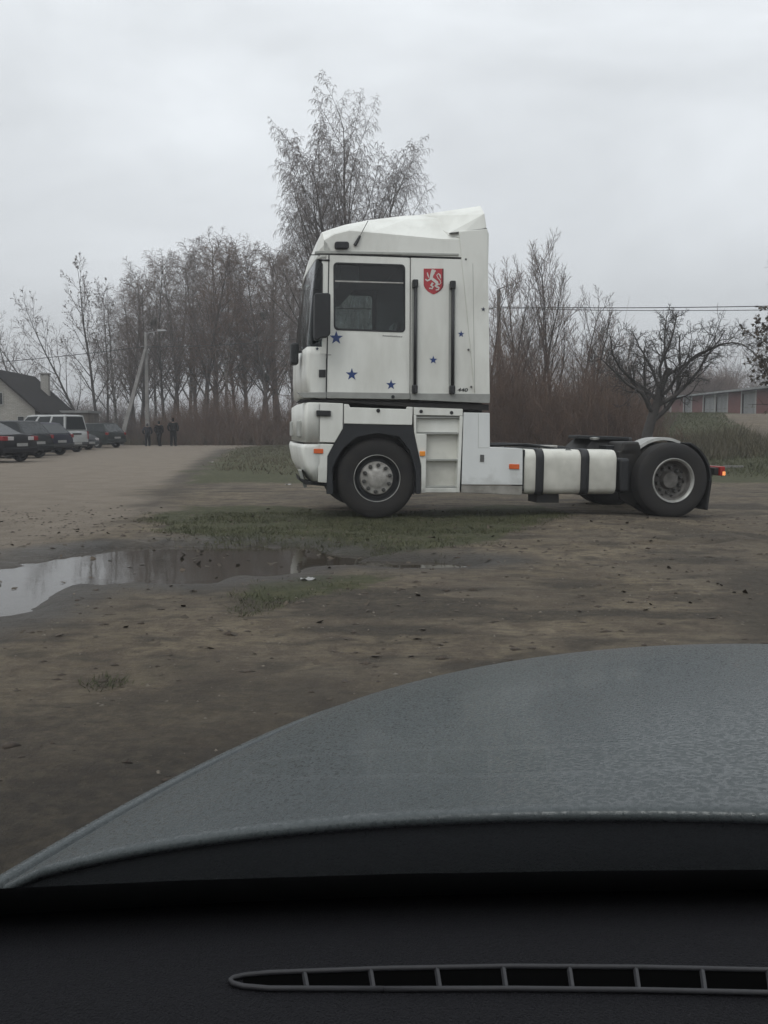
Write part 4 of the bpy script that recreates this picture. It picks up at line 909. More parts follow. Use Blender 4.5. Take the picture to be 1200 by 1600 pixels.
for i, (px, D, py, lb) in enumerate(wsp):
    loc = ground_at(px, D); H = h_for(py, D)-loc[2]
    if i < 5:
        o = tree('willow_tree', lb, loc, H, WIL, 90+i, .085, M['darkbark'], M['redtwig'] if i % 2 else M['twig'], 'bare willows behind the chassis', (.12*math.sin(i*1.9+.3), 0, 1), i*.9); wp.append((o, H))
    else:
        p, H0 = wp[(i*2) % 5]; o = copy_tree(p); o.location = loc; s = H/H0; o.scale = (s*1.3, s*1.3, s); o.rotation_euler = (0, 0, i*1.3); o['label'] = lb
# gnarled apple tree
APP = [dict(n=6, wob=.09, trop=.05, kids=10, start=.40, ang=.80, ratio=.86, rr=.52, rmin=.05, taper=.55, env=lambda t: 1),
       dict(n=9, wob=.20, trop=.075, kids=11, start=.18, ang=.8, ratio=.50, rr=.5, rmin=.014, taper=.8),
       dict(n=7, wob=.24, trop=.05, kids=9, start=.12, ang=.85, ratio=.5, rr=.55, rmin=.008),
       dict(n=5, wob=.26, trop=.03, kids=6, start=.1, ang=.9, ratio=.6, rr=.7, rmin=.0055, taper=.5), dict(n=3, wob=.25, trop=0, taper=.5)]
D = 30; loc = ground_at(1006, D); tree('apple_tree', 'gnarled dark apple tree with twisted limbs on the grassy bank', loc, 3.45, APP, 222, .22, M['darkbark'], M['darkbark'], None, (.10, 0, 1), .6+math.pi, split=3, sides=8)
# leafy branch tree right of the frame
SPR = [dict(n=8, wob=.05, trop=.03, kids=16, start=.35, ang=1.0, ratio=.50, rr=.5, rmin=.02, taper=.8, env=lambda t: 1.1-.3*t),
       dict(n=7, wob=.10, trop=.03, kids=10, start=.15, ang=.7, ratio=.45, rr=.5, rmin=.010),
       dict(n=4, wob=.14, trop=-.03, kids=5, start=.15, ang=.8, ratio=.6, rr=.7, rmin=.007, taper=.5), dict(n=3, wob=.15, trop=-.05, taper=.5)]
D = 24; loc = ground_at(1252, D); tree('leafy_tree', 'tree with withered leaves reaching in at the right edge', loc, 4.3, SPR, 301, .12, M['darkbark'], M['darkbark'], None, (0, 0, 1), .3, leaves=1700, leafsize=.11)
# mistletoe balls
for px, py, r, D, lb in ((410, 494, .55, 70, 'highest dark mistletoe ball in the birches near the cab'), (404, 560, .75, 70, 'large dark mistletoe ball halfway up the grove'), (416, 592, .6, 70, 'lowest dark mistletoe ball beside the cab'), (240, 505, .55, 67.5, 'dark mistletoe ball above the lamp of the concrete pole')):
    g = Grow(int(px), [dict(n=3, wob=.4, trop=0, taper=.5)])
    rg = np.random.default_rng(px); c = at_d(px, py, D)
    for k in range(170):
        d = rg.normal(size=3); d /= np.linalg.norm(d); g.go((0, 0, 0), d, r*(.6+.5*rg.random()), .012, 0)
    o = segmesh('mistletoe', g.trunk, M['mistletoe'], None); o.location = c; tag(o, lb, 'mistletoe', 'mistletoe balls in the birches')
# thickets: stems nobody could count
def thicket(name, label, pts, hmin, hmax, n, m, seed, spread=.25, r=.010, kids=3):
    rg = np.random.default_rng(seed); S = []; pts = np.array(pts)
    ii = rg.random(n)*(len(pts)-1); ia = ii.astype(int); ff = (ii-ia)[:, None]; PP = pts[ia]*(1-ff)+pts[ia+1]*ff
    xs_ = PP[:, 0]+rg.normal(size=n)*.6; ys_ = PP[:, 1]+rg.normal(size=n)*PP[:, 2]; zs_ = height(xs_, ys_); cl = .22+1.15*np.clip(vnoise(xs_, ys_, .45, 500+seed), 0, 1)
    for k in range(n):
        p = PP[k]; x, y = xs_[k], ys_[k]
        h = cl[k]*p[3]*(hmin+(hmax-hmin)*rg.random()); d = np.array([rg.normal()*spread, rg.normal()*spread, 1.]); q = np.array([x, y, zs_[k]-.05]); R0 = r*(.7+.8*rg.random())
        for j in range(3):
            d = d + rg.normal(size=3)*.14; d /= np.linalg.norm(d); b = q+d*h/3; S.append((q, b, R0*(1-.25*j), R0*(1-.25*(j+1))))
            for _ in range(kids if j else 1):
                e = d+rg.normal(size=3)*.5; e /= np.linalg.norm(e); c = q+(b-q)*rg.random(); c2 = c+e*h*.30*(.5+rg.random()); S.append((c, c2, R0*.5, R0*.3))
                e2 = e+rg.normal(size=3)*.5; S.append(((c+c2)/2, (c+c2)/2+e2*h*.14, R0*.4, R0*.25))
            q = b
    o = segmesh(name, S, m, None); return tag(o, label, 'undergrowth', None, 'stuff')
def line(lst): return [((px-600)/FPX*D, D, sp, h) for px, D, sp, h in lst]
thicket('undergrowth', 'reddish brown thicket of bare shrubs left of the truck', line([(232, 66, 1.2, 1.6), (262, 65, 1.5, 2.4), (300, 64, 1.8, 3.0), (350, 64, 2, 3.4), (400, 64, 2, 3.3), (450, 64, 2, 2.6), (520, 66, 2, 2.8)]), .35, 1.35, 1500, M['redtwig'], 7, spread=.38, r=.012, kids=4)
thicket('undergrowth', 'pale dry stalks in front of the reddish thicket', line([(232, 64, .8, .9), (300, 63, 1.2, 1.3), (400, 62.8, 1.2, 1.5), (460, 63, 1.2, 1.2)]), .4, 1.4, 700, M['drystalk'], 27, spread=.45, r=.011, kids=3)
thicket('undergrowth', 'dark brushwood behind the parked cars and the slanting pole strut', line([(60, 71, 2, 2.6), (120, 70, 2, 2.6), (180, 69, 2, 2.4), (240, 70, 2, 2.6), (330, 76, 2, 3.4), (480, 80, 3, 4)]), .35, 1.35, 1200, M['twig'], 8, spread=.38, r=.012, kids=4)
thicket('undergrowth', 'dense brown thicket behind the bare chassis', line([(735, 41, 1.5, 3.6), (780, 40, 1.6, 4.0), (830, 39, 1.8, 3.9), (880, 38, 1.8, 3.4), (930, 37, 1.6, 2.6), (975, 36, 1.2, 1.8), (1010, 37, 1.0, .9)]), .35, 1.5, 2700, M['redtwig'], 9, spread=.3, r=.009, kids=4)
thicket('undergrowth', 'brown scrub between the thicket and the apple tree', line([(900, 47, 1.5, 3.6), (950, 46, 1.5, 3.2), (985, 45, 1.2, 2.2), (1010, 44, 1, 1.0)]), .4, 1.3, 1000, M['twig'], 10, r=.009)
thicket('distant_trees', 'hazy bare trees far beyond the brick garages', [((px-600)/FPX*130, 130, 6, h) for px, h in ((1095, 5), (1130, 8.0), (1150, 9.5), (1200, 10.0), (1260, 10), (1400, 11))], .5, 1.1, 330, M['twig'], 12, .12, .04, 5)
thicket('distant_trees', 'far belt of bare woodland along the horizon', [((px-600)/FPX*170, 170, 8, 9) for px in (-500, -100, 200, 600, 900, 1000)], .4, .9, 1700, M['twig'], 13, .12, .07, 4)
D = 108; c = ground_at(1092, D)
thicket('shrub', 'rounded orange brown shrub behind the garage roof', [(c[0]-3, D, 1, 5.0), (c[0], D, 1, 6.6), (c[0]+3, D, 1, 5.2)], .75, 1.0, 700, M['redtwig'], 14, .2, .02, 4)
# grass
M['grass'] = mat('dull_grass', (.075, .078, .034), (.042, .047, .021), rough=.8, scale=2.5)
M['drygrass'] = mat('dry_weeds', (.105, .090, .055), (.06, .055, .032), rough=.85, scale=2)
def blades(name, label, X_, Y_, h, w, m, seed, lean=.5):
    rg = np.random.default_rng(seed); n = len(X_); z = height(X_, Y_); P = np.stack([X_, Y_, z-.01], -1); a = rg.random(n)*6.283; hh = h*(.45+.9*rg.random(n))
    t_ = np.stack([np.cos(a), np.sin(a), 0*a], -1)*w; l = np.stack([rg.normal(size=n)*lean, rg.normal(size=n)*lean, np.ones(n)], -1)*hh[:, None]
    V = np.stack([P-t_, P+t_, P+l], 1).reshape(-1, 3); o = np_mesh(name, V, np.arange(3*n).reshape(-1, 3), m); return tag(o, label, 'grass', None, 'stuff')
rg = np.random.default_rng(77)
def scatter(n, x0, x1, y0, y1, P, w, seed, thr=.5):
    r_ = np.random.default_rng(seed); x = x0+(x1-x0)*r_.random(n); y = y0+(y1-y0)*r_.random(n)
    k = sst(w, -w, poly_sd(x, y, P)+2.2*w*fbm(x, y, 1.1, 71, 4))*np.clip(.5+2.2*fbm(x, y, 2.6, 91, 3), 0, 1)
    s = k > thr*r_.random(n)+.15; return x[s], y[s]
x, y = scatter(60000, -4.5, 3.2, 7.2, 12.4, GRASSW[0][0], .3, 1); blades('grass', 'short dark grass growing in front of the truck wheels', x, y, .045, .005, M['grass'], 1, .7)
x, y = scatter(26000, -9, -.3, 12.5, 60, GRASSW[1][0], .6, 2); blades('grass', 'rough grass verge between road and truck front', x, y, .11, .014, M['drygrass'], 2, .6)
x, y = scatter(6000, -1.5, .6, 4.8, 7, GRASSW[2][0], .2, 3, .8); blades('grass', 'sparse grass tufts on the near side of the puddle', x, y, .03, .004, M['grass'], 3, .8)
n = 60000; x = 6+16*rg.random(n); y = 20.5+34*rg.random(n)**1.3; k = (sst(7, 11, x)*sst(20, 24.5, y+1.5*fbm(x, y, .4, 81, 3)) > rg.random(n)) & (poly_sd(x, y, PATH) > .2)
blades('grass', 'grey green grass on the bank below the garages', x[k], y[k], .10, .014, M['grass'], 4, .6)
n = 14000; x = -24+26*rg.random(n); y = 62.5+5*rg.random(n); blades('weeds', 'dry weeds along the far edge of the road', x, y, .42, .02, M['drygrass'], 5, .35)
n = 9000; x = 3+12*rg.random(n); y = 29+8*rg.random(n); blades('weeds', 'dry weeds at the foot of the thicket behind the chassis', x, y, .5, .015, M['drygrass'], 6, .4)
# clods and pebbles
M['clod'] = mat('wet_clod', (.070, .054, .040), (.04, .031, .024), rough=.9, scale=20)
rg = np.random.default_rng(5); n = 9000; x = -6+13*rg.random(n); y = 2.6+10*rg.random(n)**.8; ok = np.minimum(poly_sd(x, y, PUDDLE), poly_sd(x, y, POOL2)) > .1; x, y = x[ok], y[ok]; n = len(x)
r_ = .003+.020*rg.random(n)**5; z = height(x, y); O6 = np.array([[1, 0, 0], [-1, 0, 0], [0, 1, 0], [0, -1, 0], [0, 0, .6], [0, 0, -.6]]); F8 = np.array([[0, 2, 4], [2, 1, 4], [1, 3, 4], [3, 0, 4], [2, 0, 5], [1, 2, 5], [3, 1, 5], [0, 3, 5]])
V = np.stack([x, y, z], -1)[:, None, :] + (O6[None]*(1+.5*rg.normal(size=(n, 6, 1))))*r_[:, None, None]*np.array([1.4, 1, .8]); F = (F8[None]+6*np.arange(n)[:, None, None]).reshape(-1, 3)
tag(np_mesh('clods', V.reshape(-1, 3), F, M['clod']), 'small clods and pebbles strewn over the dirt', 'clods', None, 'stuff')
M['pebble'] = mat('pale_pebble', (.19, .165, .13), (.11, .095, .075), rough=.8, scale=30)
rg = np.random.default_rng(15); n = 7000; x = -6+13*rg.random(n); y = 2.6+9*rg.random(n)**.8; ok = np.minimum(poly_sd(x, y, PUDDLE), poly_sd(x, y, POOL2)) > .15; x, y = x[ok], y[ok]; n = len(x)
r_ = .003+.011*rg.random(n)**4; z = height(x, y)
V = np.stack([x, y, z], -1)[:, None, :] + (O6[None]*(1+.35*rg.normal(size=(n, 6, 1))))*r_[:, None, None]; F = (F8[None]+6*np.arange(n)[:, None, None]).reshape(-1, 3)
tag(np_mesh('gravel', V.reshape(-1, 3), F, M['pebble']), 'small pale pebbles pressed into the dirt', 'gravel', None, 'stuff')
n = 1500; x = -6+14*rg.random(n); y = 2.8+11*rg.random(n)**.8; k = (fbm(x, y, .9, 201, 3) > -.05); x, y = x[k], y[k]
P = np.stack([x, y, np.maximum(height(x, y), WATER_Z+.001)+.006], -1); n = len(P); a = rg.random(n)*6.283; sz = (.018+.02*rg.random((n, 1))); u = np.stack([np.cos(a), np.sin(a), .3*rg.normal(size=n)], -1)*sz; v = np.stack([-np.sin(a), np.cos(a), .3*rg.normal(size=n)], -1)*sz*.6
tag(np_mesh('leaf_litter', np.stack([P-u, P-v, P+u, P+v], 1).reshape(-1, 3), np.arange(4*n).reshape(-1, 4), M['deadleaf']), 'dark fallen leaves scattered over mud and puddle', 'leaves', None, 'stuff')
for i, (pl, w, n) in enumerate((([(330, 935), (430, 925), (455, 950), (380, 965)], .1, 5000), ([(120, 1062), (180, 1055), (215, 1068), (150, 1080)], .06, 2500), ([(540, 860), (700, 862), (720, 874), (560, 874)], .12, 4000), ([(250, 842), (470, 842), (470, 853), (250, 852)], .12, 3000))):
    pw = [tuple(at_z(a, b, 0).xy) for a, b in pl]; xx = [p[0] for p in pw]; yy = [p[1] for p in pw]
    x, y = scatter(n, min(xx)-.2, max(xx)+.2, min(yy)-.2, max(yy)+.2, pw, w, 60+i, .9); blades('grass', ['dark grass tuft patch between puddle and car', 'small dark grass patch at lower left of the dirt', 'scruffy grass strip behind the right end of the puddle', 'thin grass fringe along the far edge of the puddle'][i], x, y, .035, .004, M['grass'], 30+i, .8)
# ------------------------------------------------------------------ parked cars
M['carglass'] = mat('dark_car_glass', (.020, .024, .026), rough=.1, spec=.25)
M['hubcap'] = mat('hubcap_grey', (.30, .30, .29), rough=.4, metal=.4)
M['plate'] = mat('number_plate', (.30, .30, .29), rough=.4)
M['clearlens'] = mat('clear_lens', (.45, .43, .43), rough=.15)
M['redlens'] = mat('car_red_lens', (.22, .015, .018), rough=.2)
def make_car(label, rear, az, paint, kind, front=False, group='cars parked in a row by the white house'):
    P = dict(sedan=(4.6, 1.76, 1.44, .95, [(-1.75, -.85, .15, 1.05)], .98, .74), wagon=(4.5, 1.74, 1.50, .94, [(-2.18, -1.72, .2, 1.0)], .94, .74),
             hatch=(3.9, 1.68, 1.45, .93, [(-1.88, -1.35, .15, .95)], .93, .74), van=(4.0, 1.70, 1.86, 1.08, [(-1.96, -1.86, .50, 1.25)], 1.08, .86))[kind]
    L, Wd, H, belt, gh, trunk, nose = P; xr, xrt, xft, xf_ = gh[0]; w = Wd/2
    a = R(az); hd = Vector((math.sin(a), math.cos(a), 0)); c = Vector(rear) + hd*(L/2)*(-1 if front else 1); c.z = zg(c.x, c.y)
    o = thing('parked_car', label, 'car', c, (0, 0, math.atan2(hd.y, hd.x)), group)
    st = [(-L/2, belt-.12, .92, .32), (-L/2+.06, trunk-.02, .97, .26), (-L/2+.25, trunk, 1, .22), (xr+.2, belt, 1, .2), (xf_-.2, belt, 1, .2), (xf_+.25, belt-.03, .99, .2), (L/2-.35, nose+.06, .95, .22), (L/2-.08, nose-.06, .88, .26), (L/2, nose-.22, .82, .34)]
    rows = []
    for x, z, k, zb_ in st:
        ww = w*k; half = [(ww*.86, zb_), (ww*.99, zb_+.12), (ww, z*.62), (ww*.985, z-.12), (ww*.93, z), (0, z+.025)]
        rows.append([(x, -p, q) for p, q in half] + [(x, p, q) for p, q in half[-2::-1]])
    mb = MB().grid(rows); n = len(rows[0]); mb.add(rows[0], [tuple(range(n))]); mb.add(rows[-1], [tuple(range(n))[::-1]])
    body = mb.build('body', paint, o, smooth=True); e = body.modifiers.new('e', 'EDGE_SPLIT'); e.split_angle = R(50)
    wb_, wt = w*.93, w*.76; zr_ = H
    B4 = lambda x, ww, z: [(x, -ww, z), (x, ww, z)]
    bl = [(xr, -wb_, belt), (xf_, -wb_, belt), (xf_, wb_, belt), (xr, wb_, belt)]; tl_ = [(xrt, -wt, zr_-.04), (xft, -wt, zr_-.03), (xft, wt, zr_-.03), (xrt, wt, zr_-.04)]
    MB().hull8(bl, tl_).add([(xrt, -wt, zr_-.04), (xft, -wt, zr_-.03), (xft, wt, zr_-.03), (xrt, wt, zr_-.04), (xrt+.15, -wt*.7, zr_), (xft-.2, -wt*.7, zr_), (xft-.2, wt*.7, zr_), (xrt+.15, wt*.7, zr_)], [(0, 1, 5, 4), (1, 2, 6, 5), (2, 3, 7, 6), (3, 0, 4, 7), (4, 5, 6, 7)]).build('roof', paint, o, .03)
    def pane(name, q, m=M['carglass'], off=.006, ins=.06):
        q = [Vector(p) for p in q]; cc = sum(q, Vector())/4; nrm = (q[1]-q[0]).cross(q[3]-q[0]).normalized(); nrm = nrm if nrm.dot(cc-Vector((0, 0, .9))) > 0 else -nrm
        q = [p + (cc-p).normalized()*ins*1.6 + nrm*off for p in q]; return MB().add(q, [(0, 1, 2, 3)]).build(name, m, o, solid=.003)
    pane('rear_window', [bl[0], bl[3], tl_[3], tl_[0]], ins=.07); pane('windscreen', [bl[1], bl[2], tl_[2], tl_[1]])
    for s in (0, 1):
        b0, b1, t0, t1 = (bl[0], bl[1], tl_[0], tl_[1]) if s == 0 else (bl[3], bl[2], tl_[3], tl_[2]); b0, b1, t0, t1 = map(Vector, (b0, b1, t0, t1)); cuts = (0, .33, .68, 1) if kind in ('wagon', 'van') else (0, .22, .58, 1)
        for k in range(3):
            f, g_ = cuts[k], cuts[k+1]
            if kind == 'van' and k == 0 and False: continue
            pane('side_window', [b0.lerp(b1, f), b0.lerp(b1, g_), t0.lerp(t1, g_), t0.lerp(t1, f)], ins=.05)
        y = -w if s == 0 else w
        MB().box(xf_-.35, xf_-.18, y*1.0-(.0 if y > 0 else .16), y*1.0+(.16 if y > 0 else 0), belt+.0, belt+.13).build('wing_mirror', M['black'] if kind == 'van' else paint, o, .03)
        for hx in (-.2, .55): MB().box(hx-.09, hx+.09, y*1.0-.02, y*1.0+.02, belt-.2, belt-.165).build('door_handle', M['black'], o, .008)
        for wx in (-L/2+.78, L/2-.80):
            MB().lathe([(0, -.015), (.37, -.015), (.385, 0), (.385, .02)], 20, (wx, y*.995, .32), 0, math.pi).build('wheel_arch', M['black'], o)
            wh = MB().lathe([(0, -.03), (.05, -.035), (.17, -.02), (.20, -.035), (.21, 0)], 20).build('wheel', M['hubcap'], o, smooth=True); wh.location = (wx, y*1.0, .31); wh.rotation_euler = (0, 0, 0 if y < 0 else math.pi)
            MB().lathe([(.20, -.03), (.22, -.045), (.29, -.04), (.31, -.01), (.31, .15), (.22, .16)], 24).build('tyre', M['rubber'], wh, smooth=True)
        # lamps
        tall = kind == 'van'
        lp = MB().box(-L/2-.015, -L/2+.16, min(y*.97, y*.80), max(y*.97, y*.80), (.78 if not tall else .72), (.78 if not tall else .72)+(.15 if not tall else .42)) if not tall else MB().box(-L/2-.012, -L/2+.05, min(y*.96, y*.86), max(y*.96, y*.86), .66, 1.05)
        if kind == 'sedan':
            lp = MB().box(-L/2-.02, -L/2+.35, min(y*.985, y*.62), max(y*.985, y*.62), .76, .92)
            lp.build('tail_light', M['redlens'], o, .02); MB().box(-L/2-.026, -L/2+.0, min(y*.72, y*.40), max(y*.72, y*.40), .77, .90).build('reversing_light', M['clearlens'], o, .02)
        else: lp.build('tail_light', M['redlens'], o, .02)
        MB().box(L/2-.22, L/2+.0, min(y*.86, y*.5), max(y*.86, y*.5), nose-.24, nose-.08).build('headlight', M['clearlens'], o, .04)
    MB().box(-L/2-.06, -L/2+.14, -w*.93, w*.93, .34, .52).build('bumper', M['black'] if kind in ('van', 'hatch') else paint, o, .04)
    MB().box(L/2-.14, L/2+.05, -w*.85, w*.85, .30, .48).build('bumper', M['black'] if kind == 'van' else paint, o, .05)
    MB().box(-L/2-.072, -L/2-.055, -.26, .26, .40 if kind == 'van' else .56, .51 if kind == 'van' else .67).build('number_plate', M['plate'], o)
    if front: MB().box(L/2+.045, L/2+.06, -.26, .26, .34, .45).build('number_plate', M['plate'], o)
    if kind == 'van': MB().box(-L/2-.02, -L/2+.03, -.3, .3, .88, .96).build('plate_recess', M['black'], o)
    return o
pk = lambda n, c: mat(n, tuple(x*.7 for x in c), tuple(x*.5 for x in c), rough=.4, spec=.2, scale=1.5)
make_car('black sedan cut off by the left edge of the photo', at_d(33, 700, 30.6), -71, pk('black_car_paint', (.012, .012, .015)), 'sedan')
make_car('dark grey estate car between the black sedan and the blue hatchback', at_d(62, 700, 35.0), -70, pk('dark_grey_car_paint', (.016, .020, .022)), 'wagon')
make_car('dark blue hatchback parked just left of the white van', at_d(96, 700, 38.6), -69, pk('dark_blue_car_paint', (.014, .016, .036)), 'hatch')
make_car('white small van seen from behind among the dark cars', at_d(121, 700, 43.2), -67, mat('van_white_paint', (.42, .43, .43), (.33, .34, .33), rough=.35, scale=2), 'van')
make_car('pale car facing out, nose showing behind the white van', at_d(143, 700, 48.0), 108, pk('pale_car_paint', (.05, .055, .06)), 'hatch', True)
make_car('dark green estate car standing alone in front of the slanting strut', at_d(183, 699, 53.0), -66, pk('dark_green_car_paint', (.014, .022, .020)), 'wagon')

# ------------------------------------------------------------------ house, shed, garages
def brickmat(name, c1, c2, mortar, sc, bw=.26, rh=.08):
    m = bpy.data.materials.new(name); m.use_nodes = True; t = m.node_tree; b = t.nodes['Principled BSDF']; b.inputs['Roughness'].default_value = .9
    co = t.nodes.new('ShaderNodeTexCoord'); mp_ = t.nodes.new('ShaderNodeMapping'); mp_.inputs['Rotation'].default_value = (R(90), 0, 0); sp = t.nodes.new('ShaderNodeSeparateXYZ'); cb = t.nodes.new('ShaderNodeCombineXYZ'); ad = t.nodes.new('ShaderNodeMath')
    t.links.new(co.outputs['Object'], sp.inputs[0]); t.links.new(sp.outputs[0], ad.inputs[0]); t.links.new(sp.outputs[1], ad.inputs[1]); t.links.new(ad.outputs[0], cb.inputs[0]); t.links.new(sp.outputs[2], cb.inputs[1])
    br = t.nodes.new('ShaderNodeTexBrick'); br.inputs['Scale'].default_value = sc; br.inputs['Brick Width'].default_value = bw; br.inputs['Row Height'].default_value = rh; br.inputs['Mortar Size'].default_value = .010
    br.inputs[1].default_value = (*c1, 1); br.inputs[2].default_value = (*c2, 1); br.inputs[3].default_value = (*mortar, 1); t.links.new(cb.outputs[0], br.inputs[0])
    n = t.nodes.new('ShaderNodeTexNoise'); n.inputs['Scale'].default_value = 1.2; n.inputs['Detail'].default_value = 6; t.links.new(co.outputs['Object'], n.inputs[0]); mr_ = t.nodes.new('ShaderNodeMapRange'); mr_.inputs[3].default_value = .65; mr_.inputs[4].default_value = 1.25; t.links.new(n.outputs[0], mr_.inputs[0])
    v = t.nodes.new('ShaderNodeVectorMath'); v.operation = 'SCALE'; t.links.new(br.outputs[0], v.inputs[0]); t.links.new(mr_.outputs[0], v.inputs['Scale']); t.links.new(v.outputs[0], b.inputs['Base Color']); return m
M['whitebrick'] = brickmat('white_brick', (.36, .35, .32), (.29, .28, .25), (.22, .21, .19), 1)
M['redbrick'] = brickmat('red_brick', (.17, .045, .036), (.125, .032, .027), (.13, .08, .07), 1)
M['roofdark'] = mat('dark_roofing', (.018, .016, .016), (.011, .010, .010), rough=.9, spec=.15, scale=3, stretch=(1, .3, 1))
M['palemetal'] = mat('pale_sheet_metal', (.25, .255, .25), (.16, .165, .16), rough=.5, scale=1.5, stretch=(1, 1, .2))
M['woodgrey'] = mat('grey_wood', (.14, .12, .10), (.08, .07, .06), rough=.9, stretch=(1, 1, .1))
M['concrete'] = mat('pole_concrete', (.24, .232, .22), (.16, .156, .148), rough=.9, scale=2)
M['frame'] = mat('white_frame', (.34, .34, .32), rough=.6)
hx, hy = -21.95, 55.0; hz = zg(hx, hy)
house = thing('house', 'small white brick house with steep dark roof behind the parked cars', 'house', (hx, hy, hz), (0, 0, R(5.7)))
GW, HL, EV, AP = 5.0, 8.6, 2.45, 4.75
MB().hull8([(-GW, 0, 0), (0, 0, 0), (0, 0, EV), (-GW/2, 0, AP), (-GW, 0, EV)], [(-GW, HL, 0), (0, HL, 0), (0, HL, EV), (-GW/2, HL, AP), (-GW, HL, EV)]).build('wall', M['whitebrick'], house)
for s in (0, 1):
    x0_, x1_ = (-GW/2, .45) if s else (-GW/2, -GW-.45); sl_ = (AP-EV)/(GW/2); zz = EV-.45*sl_
    MB().hull8([(x0_, -.4, AP+.02), (x1_, -.4, zz+.02), (x1_, HL+.4, zz+.02), (x0_, HL+.4, AP+.02)], [(x0_, -.4, AP+.18), (x1_, -.4, zz+.14), (x1_, HL+.4, zz+.14), (x0_, HL+.4, AP+.18)]).build('roof', M['roofdark'], house)
wn_ = MB().box(-GW/2-.02, -GW/2+.62, -.05, .02, 2.62, 3.46).build('window', M['frame'], house)
for k in range(2): MB().box(-GW/2+.03+.29*k, -GW/2+.28+.29*k, -.065, -.04, 2.68, 3.40).build('pane', M['carglass'], wn_)
for x in (-1.05, -.55):
    wn_ = MB().box(x-.02, x+.40, -.04, .02, 1.25, 1.95).build('window', M['frame'], house); MB().box(x+.02, x+.36, -.055, -.03, 1.29, 1.91).build('pane', M['carglass'], wn_)
ch_ = MB().box(-1.45, -.93, 6.6, 7.1, 2.2, 4.95).build('chimney', M['whitebrick'], house, .02); MB().box(-1.52, -.86, 6.53, 7.17, 4.95, 5.05).build('chimney_cap', M['concrete'], ch_)
sx_ = at_d(78, 690, 60)
shed = thing('shed', 'low shed with pale roof edge right of the house', 'shed', (sx_.x, 60, zg(sx_.x, 60)))
MB().box(0, 2.6, 0, 2.5, 0, 2.25).build('wall', M['woodgrey'], shed); MB().box(-.15, 2.75, -.2, 2.7, 2.25, 2.40).build('roof', M['palemetal'], shed)
# garages: a row seen at a slant, doors facing left
gy = 52.0; gX = 29.0; gz = 1.86
gar = thing('garage_row', 'long row of red brick garages with pale doors on the bank', 'garage', (gX, gy, gz))
doors = [(1.0, 3.4), (5.0, 7.4), (9.2, 11.6), (16.4, 18.9), (22.0, 24.5), (24.9, 27.4), (30.6, 32.6), (36.5, 38.8)]
y = 0; GH = 2.30
for a, b in doors + [(43, 43)]:
    if a - y > .01: MB().box(0, 6, y, a, -.6, GH).build('wall', M['redbrick'], gar)
    if b > a:
        MB().box(0.01, 6, a, b, 2.08, GH).build('lintel', M['concrete'], gar)
        mid = (a+b)/2; dr = MB().box(.10, .16, a+.03, mid-.01, -.3, 2.06).build('garage_door', M['palemetal'], gar); MB().box(.10, .16, mid+.01, b-.03, -.3, 2.06).build('garage_door', M['palemetal'], gar)
        for q in (a+.5*(mid-a), mid+.5*(b-mid)): MB().box(.08, .10, q-.35, q+.35, .95, 1.03).build('door_brace', M['concrete'], dr if q < mid else gar)
        for q in (a-.22, b): MB().box(-.03, .3, q, q+.22, -.6, GH-.0).build('pier', M['frame'], gar)
    y = b
MB().hull8([(-.5, -.4, GH+.01), (6.4, -.4, GH+.25), (6.4, 43.4, GH+.25), (-.5, 43.4, GH+.01)], [(-.5, -.4, GH+.16), (6.4, -.4, GH+.4), (6.4, 43.4, GH+.4), (-.5, 43.4, GH+.16)]).build('roof', M['roofdark'], gar)
MB().box(-.53, -.502, -.4, 43.4, GH+.02, GH+.18).build('roof_edge', M['palemetal'], gar)
# ------------------------------------------------------------------ poles and wires
def prism_pole(a, b, w0, w1):
    a, b = Vector(a), Vector(b); mb = MB(); d = (b-a).normalized(); s = d.cross(Vector((0, 1, 0))).normalized(); u = s.cross(d)
    q = lambda c, w: [c-s*w-u*w, c+s*w-u*w, c+s*w+u*w, c-s*w+u*w]
    return mb.hull8(q(a, w0), q(b, w1))
D = 62.0; b0 = ground_at(233.5, D, -.2); t0 = at_d(227.5, 521, D); s0 = ground_at(189, 61.0, -.2); s1 = at_d(227, 546, D-.12)
pole = thing('utility_pole', 'concrete utility pole with slanting strut and street lamp', 'utility pole', b0)
def loc(p, o): return Vector(p)-Vector(o.location)
prism_pole(loc(b0, pole), loc(t0, pole), .15, .08).build('pole', M['concrete'], pole, .015)
prism_pole(loc(s0, pole), loc(s1, pole), .15, .10).build('strut', M['concrete'], pole, .015)
e1 = at_d(244, 517.5, D); e2 = at_d(258, 516, D)
MB().tube([loc(t0, pole), loc(e1, pole), loc(e2, pole)], .022, 6).build('lamp_arm', M['palemetal'], pole)
MB().hull8([loc(e1, pole)+Vector((.1, -.1, -.02)), loc(e2, pole)+Vector((.1, -.1, -.05)), loc(e2, pole)+Vector((.1, .1, -.05)), loc(e1, pole)+Vector((.1, .1, -.02))], [loc(e1, pole)+Vector((.1, -.06, .12)), loc(e2, pole)+Vector((0, -.06, .06)), loc(e2, pole)+Vector((0, .06, .06)), loc(e1, pole)+Vector((.1, .06, .12))]).build('lamp_head', M['palemetal'], pole)
w1 = at_d(228, 541.5, D)
MB().box(-.35, .35, -.06, .06, -.05, .05).build('cross_arm', M['concrete'], pole).location = loc(w1, pole)
D2 = 45.0; b2 = ground_at(779, D2, -.2); t2 = at_d(779, 452, D2)
pole2 = thing('street_lamp', 'street lamp post half hidden in the willows behind the cab', 'street lamp', b2)
prism_pole(loc(b2, pole2), loc(t2, pole2), .13, .08).build('post', M['concrete'], pole2, .015)
e1 = at_d(793, 446, D2); e2 = at_d(803, 444.5, D2)
MB().tube([loc(t2, pole2), loc(e1, pole2)], .03, 6).build('lamp_arm', M['palemetal'], pole2)
